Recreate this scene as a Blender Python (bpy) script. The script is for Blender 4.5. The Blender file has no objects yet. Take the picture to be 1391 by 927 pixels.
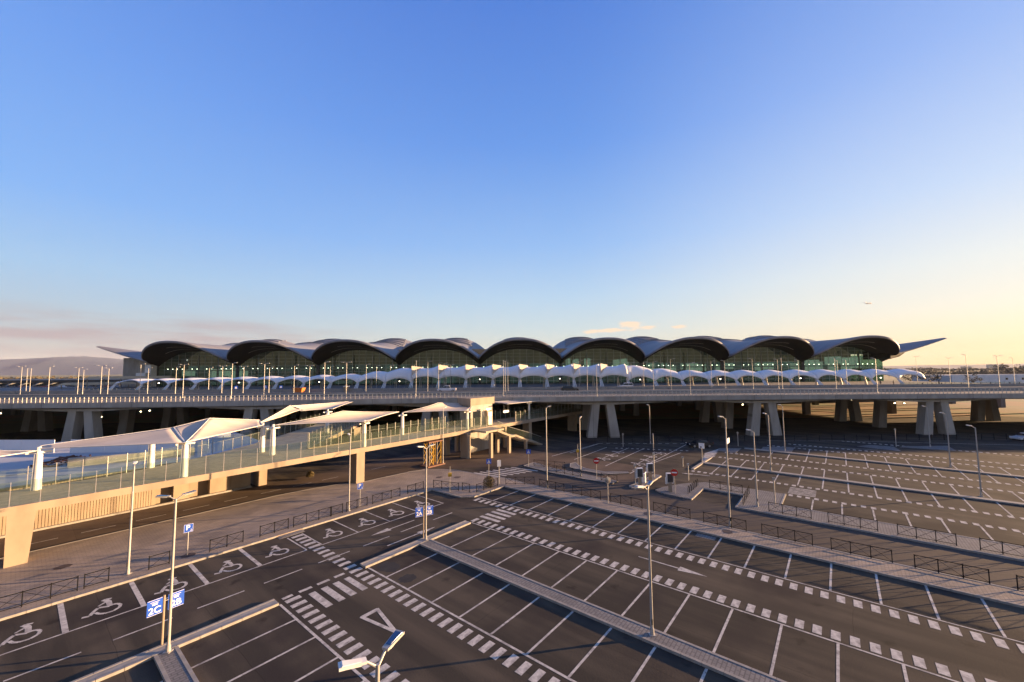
import bpy, bmesh, math, random
from mathutils import Vector, Matrix, noise
random.seed(7)
C = bpy.context.scene
COL = C.collection
PI = math.pi
# ------------------------------------------------------------------ camera
HC = 14.65                      # eye height above the car park
YAW = 0.88869                   # the car park grid is turned by this much
cam_d = bpy.data.cameras.new('camera'); cam = bpy.data.objects.new('camera', cam_d); COL.objects.link(cam)
cam_d.sensor_width = 36; cam_d.lens = 14.072; cam_d.clip_start = 0.1; cam_d.clip_end = 40000
R = Vector((.99997, .00055, -.00757)); U = Vector((.00759, -.07229, .99735)); F = Vector((0, .99738, .07229))
F = F.normalized(); R = (R - F*R.dot(F)).normalized(); U = R.cross(F)
m4 = Matrix.Identity(4)
for i in range(3):
    m4[i][0] = R[i]; m4[i][1] = U[i]; m4[i][2] = -F[i]
m4.translation = (0, 0, HC)
cam.matrix_world = m4
C.camera = cam
C.render.resolution_x = 1024; C.render.resolution_y = 682
C.view_settings.view_transform = 'Standard'; C.view_settings.look = 'None'
C.view_settings.gamma = 1; C.view_settings.exposure = 2.0
# ------------------------------------------------------------------ sky and sun
SUN_EL = math.radians(6.6)
SUN_AZ = math.radians(10.0)      # measured from +X towards +Y: low on the right, a little beyond
world = bpy.data.worlds.new('World'); C.world = world; world.use_nodes = True
wn = world.node_tree.nodes; wl = world.node_tree.links
for n in list(wn): wn.remove(n)
out = wn.new('ShaderNodeOutputWorld'); bg = wn.new('ShaderNodeBackground'); bg.inputs['Strength'].default_value = 0.0812
sky = wn.new('ShaderNodeTexSky'); sky.sky_type = 'NISHITA'; sky.sun_disc = False
sky.sun_elevation = SUN_EL; sky.sun_rotation = PI/2 - SUN_AZ
sky.altitude = 20; sky.air_density = 1.0; sky.dust_density = 0.7; sky.ozone_density = 2.2
def N(nt, t, **k):
    n = nt.nodes.new(t)
    for a, b in k.items(): setattr(n, a, b)
    return n
W = world.node_tree
tc = N(W, 'ShaderNodeTexCoord')
sep = N(W, 'ShaderNodeSeparateXYZ'); wl.new(tc.outputs['Generated'], sep.inputs[0])
mp = N(W, 'ShaderNodeMapping'); mp.inputs['Scale'].default_value = (2.4, 2.4, 22); wl.new(tc.outputs['Generated'], mp.inputs[0])
nz = N(W, 'ShaderNodeTexNoise'); nz.inputs['Scale'].default_value = 1.6; nz.inputs['Detail'].default_value = 7; nz.inputs['Roughness'].default_value = .6
wl.new(mp.outputs[0], nz.inputs['Vector'])
thr = N(W, 'ShaderNodeMapRange'); thr.inputs['From Min'].default_value = .40; thr.inputs['From Max'].default_value = .58
wl.new(nz.outputs[0], thr.inputs['Value'])
def ramp(nt, src, stops):
    r = N(nt, 'ShaderNodeValToRGB'); cr = r.color_ramp
    while len(cr.elements) > 1: cr.elements.remove(cr.elements[0])
    cr.elements[0].position = stops[0][0]; cr.elements[0].color = (*stops[0][1], 1)
    for p, c in stops[1:]:
        e = cr.elements.new(p); e.color = (*c, 1)
    nt.links.new(src, r.inputs[0]); return r
band = ramp(W, sep.outputs['Z'], [(0, (.55,)*3), (.05, (1,)*3), (.085, (.9,)*3), (.118, (.0,)*3)])
# a low bank of cloud away from the sun, thinning towards it
side = N(W, 'ShaderNodeMapRange'); side.inputs['From Min'].default_value = -.28; side.inputs['From Max'].default_value = -.55
wl.new(sep.outputs['X'], side.inputs['Value'])
def mul(a, b):
    m = N(W, 'ShaderNodeMath', operation='MULTIPLY'); wl.new(a, m.inputs[0]); wl.new(b, m.inputs[1]); return m.outputs[0]
f1 = mul(mul(thr.outputs[0], band.outputs[0]), side.outputs[0])
# small lit cumulus
mp2 = N(W, 'ShaderNodeMapping'); mp2.inputs['Scale'].default_value = (13, 13, 40); mp2.inputs['Location'].default_value = (2.3, .7, 0.0); wl.new(tc.outputs['Generated'], mp2.inputs[0])
nz2 = N(W, 'ShaderNodeTexNoise'); nz2.inputs['Scale'].default_value = 2.2; nz2.inputs['Detail'].default_value = 6; wl.new(mp2.outputs[0], nz2.inputs['Vector'])
thr2 = N(W, 'ShaderNodeMapRange'); thr2.inputs['From Min'].default_value = .47; thr2.inputs['From Max'].default_value = .60; wl.new(nz2.outputs[0], thr2.inputs['Value'])
band2 = ramp(W, sep.outputs['Z'], [(0.085, (0,)*3), (.100, (1,)*3), (.112, (1,)*3), (.128, (0,)*3)])
xr = ramp(W, sep.outputs['X'], [(.17, (0,)*3), (.27, (1,)*3), (.33, (1,)*3), (.40, (0,)*3)])
def puff(cx_, cz_, rx, rz):
    m1_ = N(W, 'ShaderNodeVectorMath', operation='SUBTRACT'); m1_.inputs[1].default_value = (cx_, 0, cz_); wl.new(tc.outputs['Generated'], m1_.inputs[0])
    m2_ = N(W, 'ShaderNodeVectorMath', operation='MULTIPLY'); m2_.inputs[1].default_value = (1/rx, 0, 1/rz); wl.new(m1_.outputs[0], m2_.inputs[0])
    m3_ = N(W, 'ShaderNodeVectorMath', operation='LENGTH'); wl.new(m2_.outputs[0], m3_.inputs[0])
    q = N(W, 'ShaderNodeMapRange', interpolation_type='SMOOTHSTEP'); q.inputs['From Min'].default_value = 1.0; q.inputs['From Max'].default_value = .35
    ad = N(W, 'ShaderNodeMath', operation='MULTIPLY_ADD'); ad.inputs[1].default_value = -2.6; wl.new(nz2.outputs[0], ad.inputs[0])
    ad2 = N(W, 'ShaderNodeMath', operation='ADD'); ad2.inputs[1].default_value = 1.35; wl.new(ad.outputs[0], ad2.inputs[0]); wl.new(m3_.outputs['Value'], ad.inputs[2])
    wl.new(ad2.outputs[0], q.inputs['Value']); return q.outputs[0]
def mxm(a_, b_):
    m = N(W, 'ShaderNodeMath', operation='MAXIMUM'); wl.new(a_, m.inputs[0]); wl.new(b_, m.inputs[1]); return m.outputs[0]
ypos = N(W, 'ShaderNodeMapRange'); ypos.inputs['From Min'].default_value = .0; ypos.inputs['From Max'].default_value = .1; wl.new(sep.outputs['Y'], ypos.inputs['Value'])
f2 = mul(mxm(mxm(puff(.292,.105,.046,.0125), puff(.328,.099,.036,.009)), mxm(puff(.236,.093,.06,.0075), puff(.385,.097,.026,.005))), ypos.outputs[0])
# measured evening sky: three upward colour ramps (away from the sun, square to it, towards it) laid over the Nishita sky
def lin(c): return tuple(((x/255)/12.92 if x/255 <= .04045 else ((x/255+.055)/1.055)**2.4)*SKYK for x in c)
SKYK = 1/(0.0812*2**2.0)
def sramp(cols): return ramp(W, sep.outputs['Z'], [(p, lin(c)) for p, c in cols])
ra = sramp([(0,(176,172,182)),(.05,(180,180,192)),(.10,(172,190,210)),(.18,(160,196,234)),(.30,(130,180,248)),(.5,(112,162,244)),(.75,(84,132,226)),(1,(66,102,176))])
rc = sramp([(0,(222,212,196)),(.05,(214,216,210)),(.10,(202,218,226)),(.18,(184,213,240)),(.30,(150,192,247)),(.5,(106,158,240)),(.75,(76,126,222)),(1,(66,102,176))])
rb_ = sramp([(0,(184,180,170)),(.10,(190,186,180)),(.2,(180,186,196)),(.32,(156,176,216)),(.5,(116,148,212)),(.75,(84,122,200)),(1,(66,102,176))])  # ramp behind the camera, added and paled to whiten the fill light
rs = sramp([(0,(255,208,150)),(.05,(254,228,192)),(.10,(250,236,216)),(.18,(240,238,232)),(.30,(206,222,248)),(.5,(158,188,248)),(.75,(98,144,230)),(1,(66,102,176))])
vn = N(W, 'ShaderNodeVectorMath', operation='MULTIPLY'); vn.inputs[1].default_value = (1,1,0); wl.new(tc.outputs['Generated'], vn.inputs[0])
vm = N(W, 'ShaderNodeVectorMath', operation='NORMALIZE'); wl.new(vn.outputs[0], vm.inputs[0])
vd_ = N(W, 'ShaderNodeVectorMath', operation='DOT_PRODUCT'); vd_.inputs[1].default_value = (math.cos(SUN_AZ), math.sin(SUN_AZ), 0); wl.new(vm.outputs[0], vd_.inputs[0])
def mr(a_, b_):
    q = N(W, 'ShaderNodeMapRange', interpolation_type='SMOOTHSTEP'); q.inputs['From Min'].default_value = a_; q.inputs['From Max'].default_value = b_; wl.new(vd_.outputs['Value'], q.inputs['Value']); return q.outputs[0]
mA_ = N(W, 'ShaderNodeMixRGB'); wl.new(mr(-.85,.25), mA_.inputs[0]); wl.new(ra.outputs[0], mA_.inputs[1]); wl.new(rc.outputs[0], mA_.inputs[2])
mC_ = N(W, 'ShaderNodeMixRGB'); wl.new(sep.outputs['Y'], mC_.inputs[0]); q_ = N(W, 'ShaderNodeMapRange', interpolation_type='SMOOTHSTEP'); q_.inputs['From Min'].default_value = .25; q_.inputs['From Max'].default_value = -.35; wl.new(sep.outputs['Y'], q_.inputs['Value']); wl.new(q_.outputs[0], mC_.inputs[0]); wl.new(mA_.outputs[0], mC_.inputs[1]); wl.new(rb_.outputs[0], mC_.inputs[2])
mB_ = N(W, 'ShaderNodeMixRGB'); wl.new(mr(.28,1.02), mB_.inputs[0]); wl.new(mC_.outputs[0], mB_.inputs[1]); wl.new(rs.outputs[0], mB_.inputs[2])
mS_ = N(W, 'ShaderNodeMixRGB'); mS_.inputs[0].default_value = .88; wl.new(sky.outputs[0], mS_.inputs[1]); wl.new(mB_.outputs[0], mS_.inputs[2])
mx1 = N(W, 'ShaderNodeMixRGB'); mx1.inputs[2].default_value = (1.42, 1.20, 1.32, 1)
m08 = N(W, 'ShaderNodeMath', operation='MULTIPLY'); m08.inputs[1].default_value = .9; wl.new(f1, m08.inputs[0])
wl.new(m08.outputs[0], mx1.inputs[0]); wl.new(mS_.outputs[0], mx1.inputs[1])
mx2 = N(W, 'ShaderNodeMixRGB'); mx2.inputs[2].default_value = (3.2, 2.5, 1.85, 1)
m09 = N(W, 'ShaderNodeMath', operation='MULTIPLY'); m09.inputs[1].default_value = .95; wl.new(f2, m09.inputs[0])
wl.new(m09.outputs[0], mx2.inputs[0]); wl.new(mx1.outputs[0], mx2.inputs[1])
wl.new(mx2.outputs[0], bg.inputs[0]); wl.new(bg.outputs[0], out.inputs[0])
sd = bpy.data.lights.new('sun', 'SUN'); sd.energy = 5.0; sd.angle = math.radians(.5); sd.color = (1, .635, .33)
sun = bpy.data.objects.new('sun', sd); COL.objects.link(sun)
sdir = Vector((math.cos(SUN_EL)*math.cos(SUN_AZ), math.cos(SUN_EL)*math.sin(SUN_AZ), math.sin(SUN_EL)))
sun.rotation_euler = sdir.to_track_quat('Z', 'Y').to_euler()
# ------------------------------------------------------------------ materials
def mat(name, col, rough=.7, col2=None, scale=3, metal=0, bump=0, bscale=None, emit=None, stretch=None, rot=0, detail=4, spec=.5, lo=.35, hi=.65, brick=None, col3=None, scale3=None):
    m = bpy.data.materials.new(name); m.use_nodes = True; nt = m.node_tree; b = nt.nodes['Principled BSDF']
    b.inputs['Base Color'].default_value = (*col, 1); b.inputs['Roughness'].default_value = rough; b.inputs['Metallic'].default_value = metal
    b.inputs['Specular IOR Level'].default_value = spec
    t = N(nt, 'ShaderNodeTexCoord'); mpn = N(nt, 'ShaderNodeMapping'); nt.links.new(t.outputs['Object'], mpn.inputs[0])
    mpn.inputs['Scale'].default_value = stretch or (1, 1, 1); mpn.inputs['Rotation'].default_value = (0, 0, rot)
    last = None
    if col2 is None: col2 = tuple(c*.8 for c in col)
    n = N(nt, 'ShaderNodeTexNoise'); n.inputs['Scale'].default_value = scale; n.inputs['Detail'].default_value = detail; nt.links.new(mpn.outputs[0], n.inputs['Vector'])
    r = ramp(nt, n.outputs[0], [(lo, col), (hi, col2)]); last = r.outputs[0]
    if col3 is not None:
        n3 = N(nt, 'ShaderNodeTexNoise'); n3.inputs['Scale'].default_value = scale3; n3.inputs['Detail'].default_value = 5; nt.links.new(t.outputs['Object'], n3.inputs['Vector'])
        r3 = ramp(nt, n3.outputs[0], [(.48, (0,)*3), (.66, (1,)*3)])
        mm = N(nt, 'ShaderNodeMixRGB'); mm.inputs[2].default_value = (*col3, 1); nt.links.new(r3.outputs[0], mm.inputs[0]); nt.links.new(last, mm.inputs[1]); last = mm.outputs[0]
    if brick:
        bw, bh, ms, dk = brick
        bt = N(nt, 'ShaderNodeTexBrick'); bt.inputs['Scale'].default_value = 1; bt.inputs['Brick Width'].default_value = bw; bt.inputs['Row Height'].default_value = bh
        bt.inputs['Mortar Size'].default_value = ms; bt.inputs['Color1'].default_value = (1, 1, 1, 1); bt.inputs['Color2'].default_value = (.82, .82, .82, 1); bt.inputs['Mortar'].default_value = (dk, dk, dk, 1)
        nt.links.new(t.outputs['Object'], bt.inputs['Vector'])
        mm = N(nt, 'ShaderNodeMixRGB', blend_type='MULTIPLY'); mm.inputs[0].default_value = 1; nt.links.new(last, mm.inputs[1]); nt.links.new(bt.outputs[0], mm.inputs[2]); last = mm.outputs[0]
    nt.links.new(last, b.inputs['Base Color'])
    if bump:
        nb = N(nt, 'ShaderNodeTexNoise'); nb.inputs['Scale'].default_value = bscale or scale*6; nb.inputs['Detail'].default_value = 5
        nt.links.new(t.outputs['Object'], nb.inputs['Vector'])
        bp = N(nt, 'ShaderNodeBump'); bp.inputs['Strength'].default_value = bump; bp.inputs['Distance'].default_value = .02
        nt.links.new(nb.outputs[0], bp.inputs['Height']); nt.links.new(bp.outputs[0], b.inputs['Normal'])
    if emit:
        b.inputs['Emission Color'].default_value = (*emit[0], 1); b.inputs['Emission Strength'].default_value = emit[1]
    return m
ASPH = mat('asphalt', (.050, .042, .032), .9, (.094, .076, .055), scale=.55, stretch=(1.0, .10, 1), bump=.35, bscale=9, detail=8, lo=.40, hi=.60, col3=(.036, .029, .026), scale3=.16, spec=.15)
ROAD = mat('road_asphalt', (.064, .050, .042), .9, (.084, .066, .054), scale=.5, stretch=(1, .15, 1), bump=.3, bscale=9, detail=7, spec=.25)
def seams(m, dark=.55, stain=.4):
    nt = m.node_tree; b = nt.nodes['Principled BSDF']; src = b.inputs['Base Color'].links[0].from_socket
    t = N(nt, 'ShaderNodeTexCoord'); mp_ = N(nt, 'ShaderNodeMapping'); mp_.inputs['Rotation'].default_value = (0,0,PI/2); nt.links.new(t.outputs['Object'], mp_.inputs[0])
    nd = N(nt, 'ShaderNodeTexNoise'); nd.inputs['Scale'].default_value = .6; nd.inputs['Detail'].default_value = 4; nt.links.new(mp_.outputs[0], nd.inputs['Vector'])
    mv = N(nt, 'ShaderNodeMixRGB', blend_type='ADD'); mv.inputs[0].default_value = .18; nt.links.new(mp_.outputs[0], mv.inputs[1]); nt.links.new(nd.outputs['Color'], mv.inputs[2])
    bt = N(nt, 'ShaderNodeTexBrick'); bt.inputs['Scale'].default_value = 1; bt.inputs['Brick Width'].default_value = 34; bt.inputs['Row Height'].default_value = 4.1; bt.inputs['Mortar Size'].default_value = .018; bt.inputs['Mortar Smooth'].default_value = .3
    bt.inputs['Color1'].default_value = (1,1,1,1); bt.inputs['Color2'].default_value = (.86,.87,.88,1); bt.inputs['Mortar'].default_value = (dark,)*3+(1,); nt.links.new(mv.outputs[0], bt.inputs['Vector'])
    m1_ = N(nt, 'ShaderNodeMixRGB', blend_type='MULTIPLY'); m1_.inputs[0].default_value = .9; nt.links.new(src, m1_.inputs[1]); nt.links.new(bt.outputs[0], m1_.inputs[2])
    vo = N(nt, 'ShaderNodeTexVoronoi'); vo.inputs['Scale'].default_value = .42; nt.links.new(t.outputs['Object'], vo.inputs['Vector'])
    n2 = N(nt, 'ShaderNodeTexNoise'); n2.inputs['Scale'].default_value = 2.3; n2.inputs['Detail'].default_value = 5; nt.links.new(t.outputs['Object'], n2.inputs['Vector'])
    sm_ = N(nt, 'ShaderNodeMath', operation='MULTIPLY_ADD'); sm_.inputs[1].default_value = .45; nt.links.new(n2.outputs[0], sm_.inputs[0]); nt.links.new(vo.outputs['Distance'], sm_.inputs[2])
    r_ = ramp(nt, sm_.outputs[0], [(.26, (stain,)*3), (.40, (1,1,1))])
    m2_ = N(nt, 'ShaderNodeMixRGB', blend_type='MULTIPLY'); m2_.inputs[0].default_value = .8; nt.links.new(m1_.outputs[0], m2_.inputs[1]); nt.links.new(r_.outputs[0], m2_.inputs[2])
    n3 = N(nt, 'ShaderNodeTexNoise'); n3.inputs['Scale'].default_value = 30; n3.inputs['Detail'].default_value = 3; nt.links.new(t.outputs['Object'], n3.inputs['Vector'])
    r3 = ramp(nt, n3.outputs[0], [(.3, (.72,)*3), (.7, (1.25,)*3)])
    m3_ = N(nt, 'ShaderNodeMixRGB', blend_type='MULTIPLY'); m3_.inputs[0].default_value = 1; nt.links.new(m2_.outputs[0], m3_.inputs[1]); nt.links.new(r3.outputs[0], m3_.inputs[2])
    nt.links.new(m3_.outputs[0], b.inputs['Base Color'])
seams(ASPH); seams(ROAD, .6, .6)
ROADD = mat('dusty_road_asphalt', (.105, .076, .056), .92, (.145, .105, .075), scale=.35, stretch=(.12, 1, 1), bump=.3, bscale=9, detail=8, spec=.15, col3=(.075,.056,.044), scale3=.12)
seams(ROADD, .7, .6)
DECKM = mat('deck_asphalt', (.17, .155, .135), .9, (.21, .19, .165), scale=.4, detail=6, spec=.2)
PAINT = mat('road_paint', (.58, .54, .48), .75, (.43, .40, .355), scale=5, detail=8, bump=.1, spec=.3, col3=(.28, .255, .23), scale3=1.3)
def worn(m):
    nt = m.node_tree; b = nt.nodes['Principled BSDF']; src = b.inputs['Base Color'].links[0].from_socket
    t = N(nt, 'ShaderNodeTexCoord'); oi = N(nt, 'ShaderNodeObjectInfo'); ad = N(nt, 'ShaderNodeVectorMath', operation='ADD'); nt.links.new(t.outputs['Object'], ad.inputs[0]); nt.links.new(oi.outputs['Location'], ad.inputs[1])
    n2 = N(nt, 'ShaderNodeTexNoise'); n2.inputs['Scale'].default_value = 3.2; n2.inputs['Detail'].default_value = 9; n2.inputs['Roughness'].default_value = .75; nt.links.new(ad.outputs[0], n2.inputs['Vector'])
    r_ = ramp(nt, n2.outputs[0], [(.54, (0,)*3), (.68, (.8,)*3)])
    mm = N(nt, 'ShaderNodeMixRGB'); mm.inputs[2].default_value = (.085,.072,.062,1); nt.links.new(r_.outputs[0], mm.inputs[0]); nt.links.new(src, mm.inputs[1]); nt.links.new(mm.outputs[0], b.inputs['Base Color'])
worn(PAINT)
PAVE = mat('block_paving', (.30, .245, .19), .9, (.37, .30, .235), scale=.5, bump=.5, bscale=14, brick=(.42, .21, .03, .72), detail=8, spec=.25, col3=(.25, .205, .165), scale3=.3)
PAVE2 = mat('pale_paving', (.24, .225, .21), .85, (.185, .175, .165), scale=.8, bump=.4, bscale=14, brick=(.40, .20, .03, .6), detail=8, spec=.25)
KERB = mat('kerb_concrete', (.30, .28, .25), .8, (.24, .22, .195), scale=3, bump=.3, bscale=30)
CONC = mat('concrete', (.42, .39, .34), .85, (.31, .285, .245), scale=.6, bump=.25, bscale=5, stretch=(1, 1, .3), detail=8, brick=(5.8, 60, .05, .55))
CONCD = mat('dark_concrete', (.26, .25, .235), .85, (.19, .18, .17), scale=.7, bump=.25, bscale=5, stretch=(1, 1, .3), detail=7)  # darker concrete tone for the girder, rear legs and forecourt columns
CREAM = mat('cream_concrete', (.30, .235, .165), .8, (.225, .17, .118), scale=.8, bump=.15, bscale=8, detail=8, stretch=(1,1,.4), lo=.42, hi=.72)
WHITEM = mat('white_painted_steel', (.72, .71, .68), .45, (.62, .61, .58), scale=2)
GALV = mat('galvanised_steel', (.40, .385, .36), .5, (.33, .32, .30), scale=3, metal=.35)
BLACKM = mat('black_painted_steel', (.008, .008, .009), .95, (.012, .012, .013), scale=4, spec=.05)
RUST = mat('rusty_steel', (.17, .075, .045), .8, (.11, .05, .03), scale=4)
FABRIC = mat('white_tensile_fabric', (.60, .51, .41), .75, (.52, .44, .35), scale=.35, detail=7, bump=.1, bscale=1.5, brick=(40, 1.25, .022, .72))
FABRIC2 = mat('forecourt_tensile_fabric', (.78, .77, .76), .6, (.70, .69, .69), scale=.35, detail=5)
ROOFM = mat('roof_metal', (.25, .245, .25), .6, (.18, .18, .19), scale=.35, metal=.3, stretch=(.3, 2.4, .3), detail=6)
FASC = mat('fascia_metal', (.26, .26, .28), .6, (.21, .21, .23), scale=.5, metal=.25)
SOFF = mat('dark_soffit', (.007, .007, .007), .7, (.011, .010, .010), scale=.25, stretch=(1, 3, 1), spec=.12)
STRIP = mat('soffit_strip_metal', (.42, .38, .34), .4, scale=2)
MULL = mat('mullion_steel', (.36, .40, .37), .45, scale=2, metal=.3)
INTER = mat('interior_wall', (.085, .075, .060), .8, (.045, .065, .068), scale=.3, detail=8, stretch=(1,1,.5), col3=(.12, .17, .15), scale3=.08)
DARK = mat('dark_panel', (.03, .03, .032), .6, (.05, .05, .05), scale=1)
BLUE = mat('blue_sign', (.015, .085, .50), .4, (.015, .075, .44), scale=3)
WHITES = mat('white_sign_print', (.80, .80, .80), .4, (.74, .74, .74), scale=3)
RED = mat('red_sign', (.52, .012, .012), .4, (.45, .012, .012), scale=3)
YEL = mat('yellow_sign', (.62, .36, .02), .5, scale=3)
ORAN = mat('orange_paint', (.55, .17, .03), .6, (.42, .13, .03), scale=2)
WHC = mat('white_car_paint', (.62, .63, .66), .25, (.60, .61, .64), scale=1)
BLKC = mat('black_car_paint', (.020, .021, .025), .2, (.018, .02, .022), scale=1)
TYRE = mat('tyre_rubber', (.02, .02, .02), .85, scale=5)
RIM = mat('alloy_rim', (.4, .4, .42), .35, scale=4, metal=.7)
CARG = mat('car_window_glass', (.02, .025, .03), .08, scale=1)
LEAF = mat('dry_foliage', (.12, .095, .04), .7, (.18, .13, .05), scale=2)
TREEF = mat('hazy_far_foliage', (.075, .058, .035), .95, (.05, .042, .028), scale=.05)
TREEL = mat('tree_foliage', (.085, .070, .038), .8, (.12, .095, .05), scale=.6)
BARK = mat('bark', (.09, .065, .045), .85, scale=3)
LAND = mat('dry_grass_land', (.19, .155, .075), .95, (.12, .12, .05), scale=.02, detail=8, col3=(.075, .085, .045), scale3=.012, bump=.4, bscale=.8)
SOIL = mat('bare_soil', (.25, .125, .055), .95, (.19, .135, .045), scale=.12, detail=8, col3=(.13, .15, .06), scale3=.06, bump=.5, bscale=2)
HILL = mat('haze_blue_hill', (.065, .10, .165), 1, (.045, .08, .135), scale=.002, detail=8)  # blue of the distant haze is put into the hill colour
SITE = mat('site_concrete', (.45, .46, .48), .85, (.36, .37, .39), scale=.15, detail=7, bump=.2)
HOARD = mat('white_hoarding', (.70, .71, .74), .6, (.62, .63, .66), scale=.3)
DEBR = mat('red_brown_rubble', (.16, .065, .045), .9, (.09, .05, .04), scale=2, bump=.6)
SOLAR = mat('dark_blue_lamp_cover', (.035, .09, .20), .22, (.03, .07, .16), scale=3)
LAMPG = mat('lit_lamp_glass', (.9, .85, .7), .4, emit=((1, .74, .42), 9))
LAMPS = mat('interior_lamp_glass', (.9, .9, .85), .4, emit=((1, .86, .62), 3.2))
OLDM = mat('old_terminal_wall', (.13, .13, .14), .7, (.08, .085, .09), scale=.3)
TAN = mat('tan_metal_roof', (.50, .38, .22), .7, (.44, .33, .19), scale=.5)
CITY = mat('distant_city_wall', (.42, .38, .34), .9, (.36, .32, .29), scale=.03)
PLANE = mat('aircraft_paint', (.35, .35, .38), .5, scale=1)
SKIN = mat('skin_and_clothes', (.05, .05, .06), .8, (.09, .07, .06), scale=2)
nt_ = INTER.node_tree; b_ = nt_.nodes['Principled BSDF']; nt_.links.new(b_.inputs['Base Color'].links[0].from_socket, b_.inputs['Emission Color']); b_.inputs['Emission Strength'].default_value = .16  # wall and mezzanine glow in their own colour in place of hall lighting
def glass(name, tint, gl, rough, mixf, body=(.1, .15, .13), bodyf=.0):
    m = bpy.data.materials.new(name); m.use_nodes = True; nt = m.node_tree
    for n in list(nt.nodes): nt.nodes.remove(n)
    o = N(nt, 'ShaderNodeOutputMaterial'); tr = N(nt, 'ShaderNodeBsdfTransparent'); tr.inputs[0].default_value = (*tint, 1)
    g = N(nt, 'ShaderNodeBsdfGlossy'); g.inputs[0].default_value = (*gl, 1); g.inputs['Roughness'].default_value = rough
    lw = N(nt, 'ShaderNodeLayerWeight'); lw.inputs[0].default_value = .5; pw = N(nt, 'ShaderNodeMath', operation='POWER'); pw.inputs[1].default_value = 4.0; nt.links.new(lw.outputs['Facing'], pw.inputs[0]); fr = N(nt, 'ShaderNodeMath', operation='MULTIPLY_ADD'); fr.inputs[1].default_value = .7; fr.inputs[2].default_value = .03; nt.links.new(pw.outputs[0], fr.inputs[0])
    ad = N(nt, 'ShaderNodeMath', operation='ADD'); ad.inputs[1].default_value = mixf; nt.links.new(fr.outputs[0], ad.inputs[0]); ad.use_clamp = True
    d = N(nt, 'ShaderNodeBsdfDiffuse'); d.inputs[0].default_value = (*body, 1)
    m1 = N(nt, 'ShaderNodeMixShader'); m1.inputs[0].default_value = bodyf; nt.links.new(tr.outputs[0], m1.inputs[1]); nt.links.new(d.outputs[0], m1.inputs[2])
    m2 = N(nt, 'ShaderNodeMixShader'); nt.links.new(ad.outputs[0], m2.inputs[0]); nt.links.new(m1.outputs[0], m2.inputs[1]); nt.links.new(g.outputs[0], m2.inputs[2])
    nt.links.new(m2.outputs[0], o.inputs[0]); return m
PANE = glass('green_balustrade_glass', (.925, .955, .915), (.8, .8, .8), .06, .0, (.34, .42, .34), .03)
BROWNI = mat('brown_ceiling_panels', (.15,.115,.08), .8, (.06,.055,.05), scale=.35, detail=7, emit=((.42,.30,.18), .035))  # faint glow in the surface stands in for light inside the hall
FGLASS = glass('facade_glass', (.50, .68, .62), (.32, .36, .36), .03, .0, (.03, .05, .05), .15)
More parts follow.
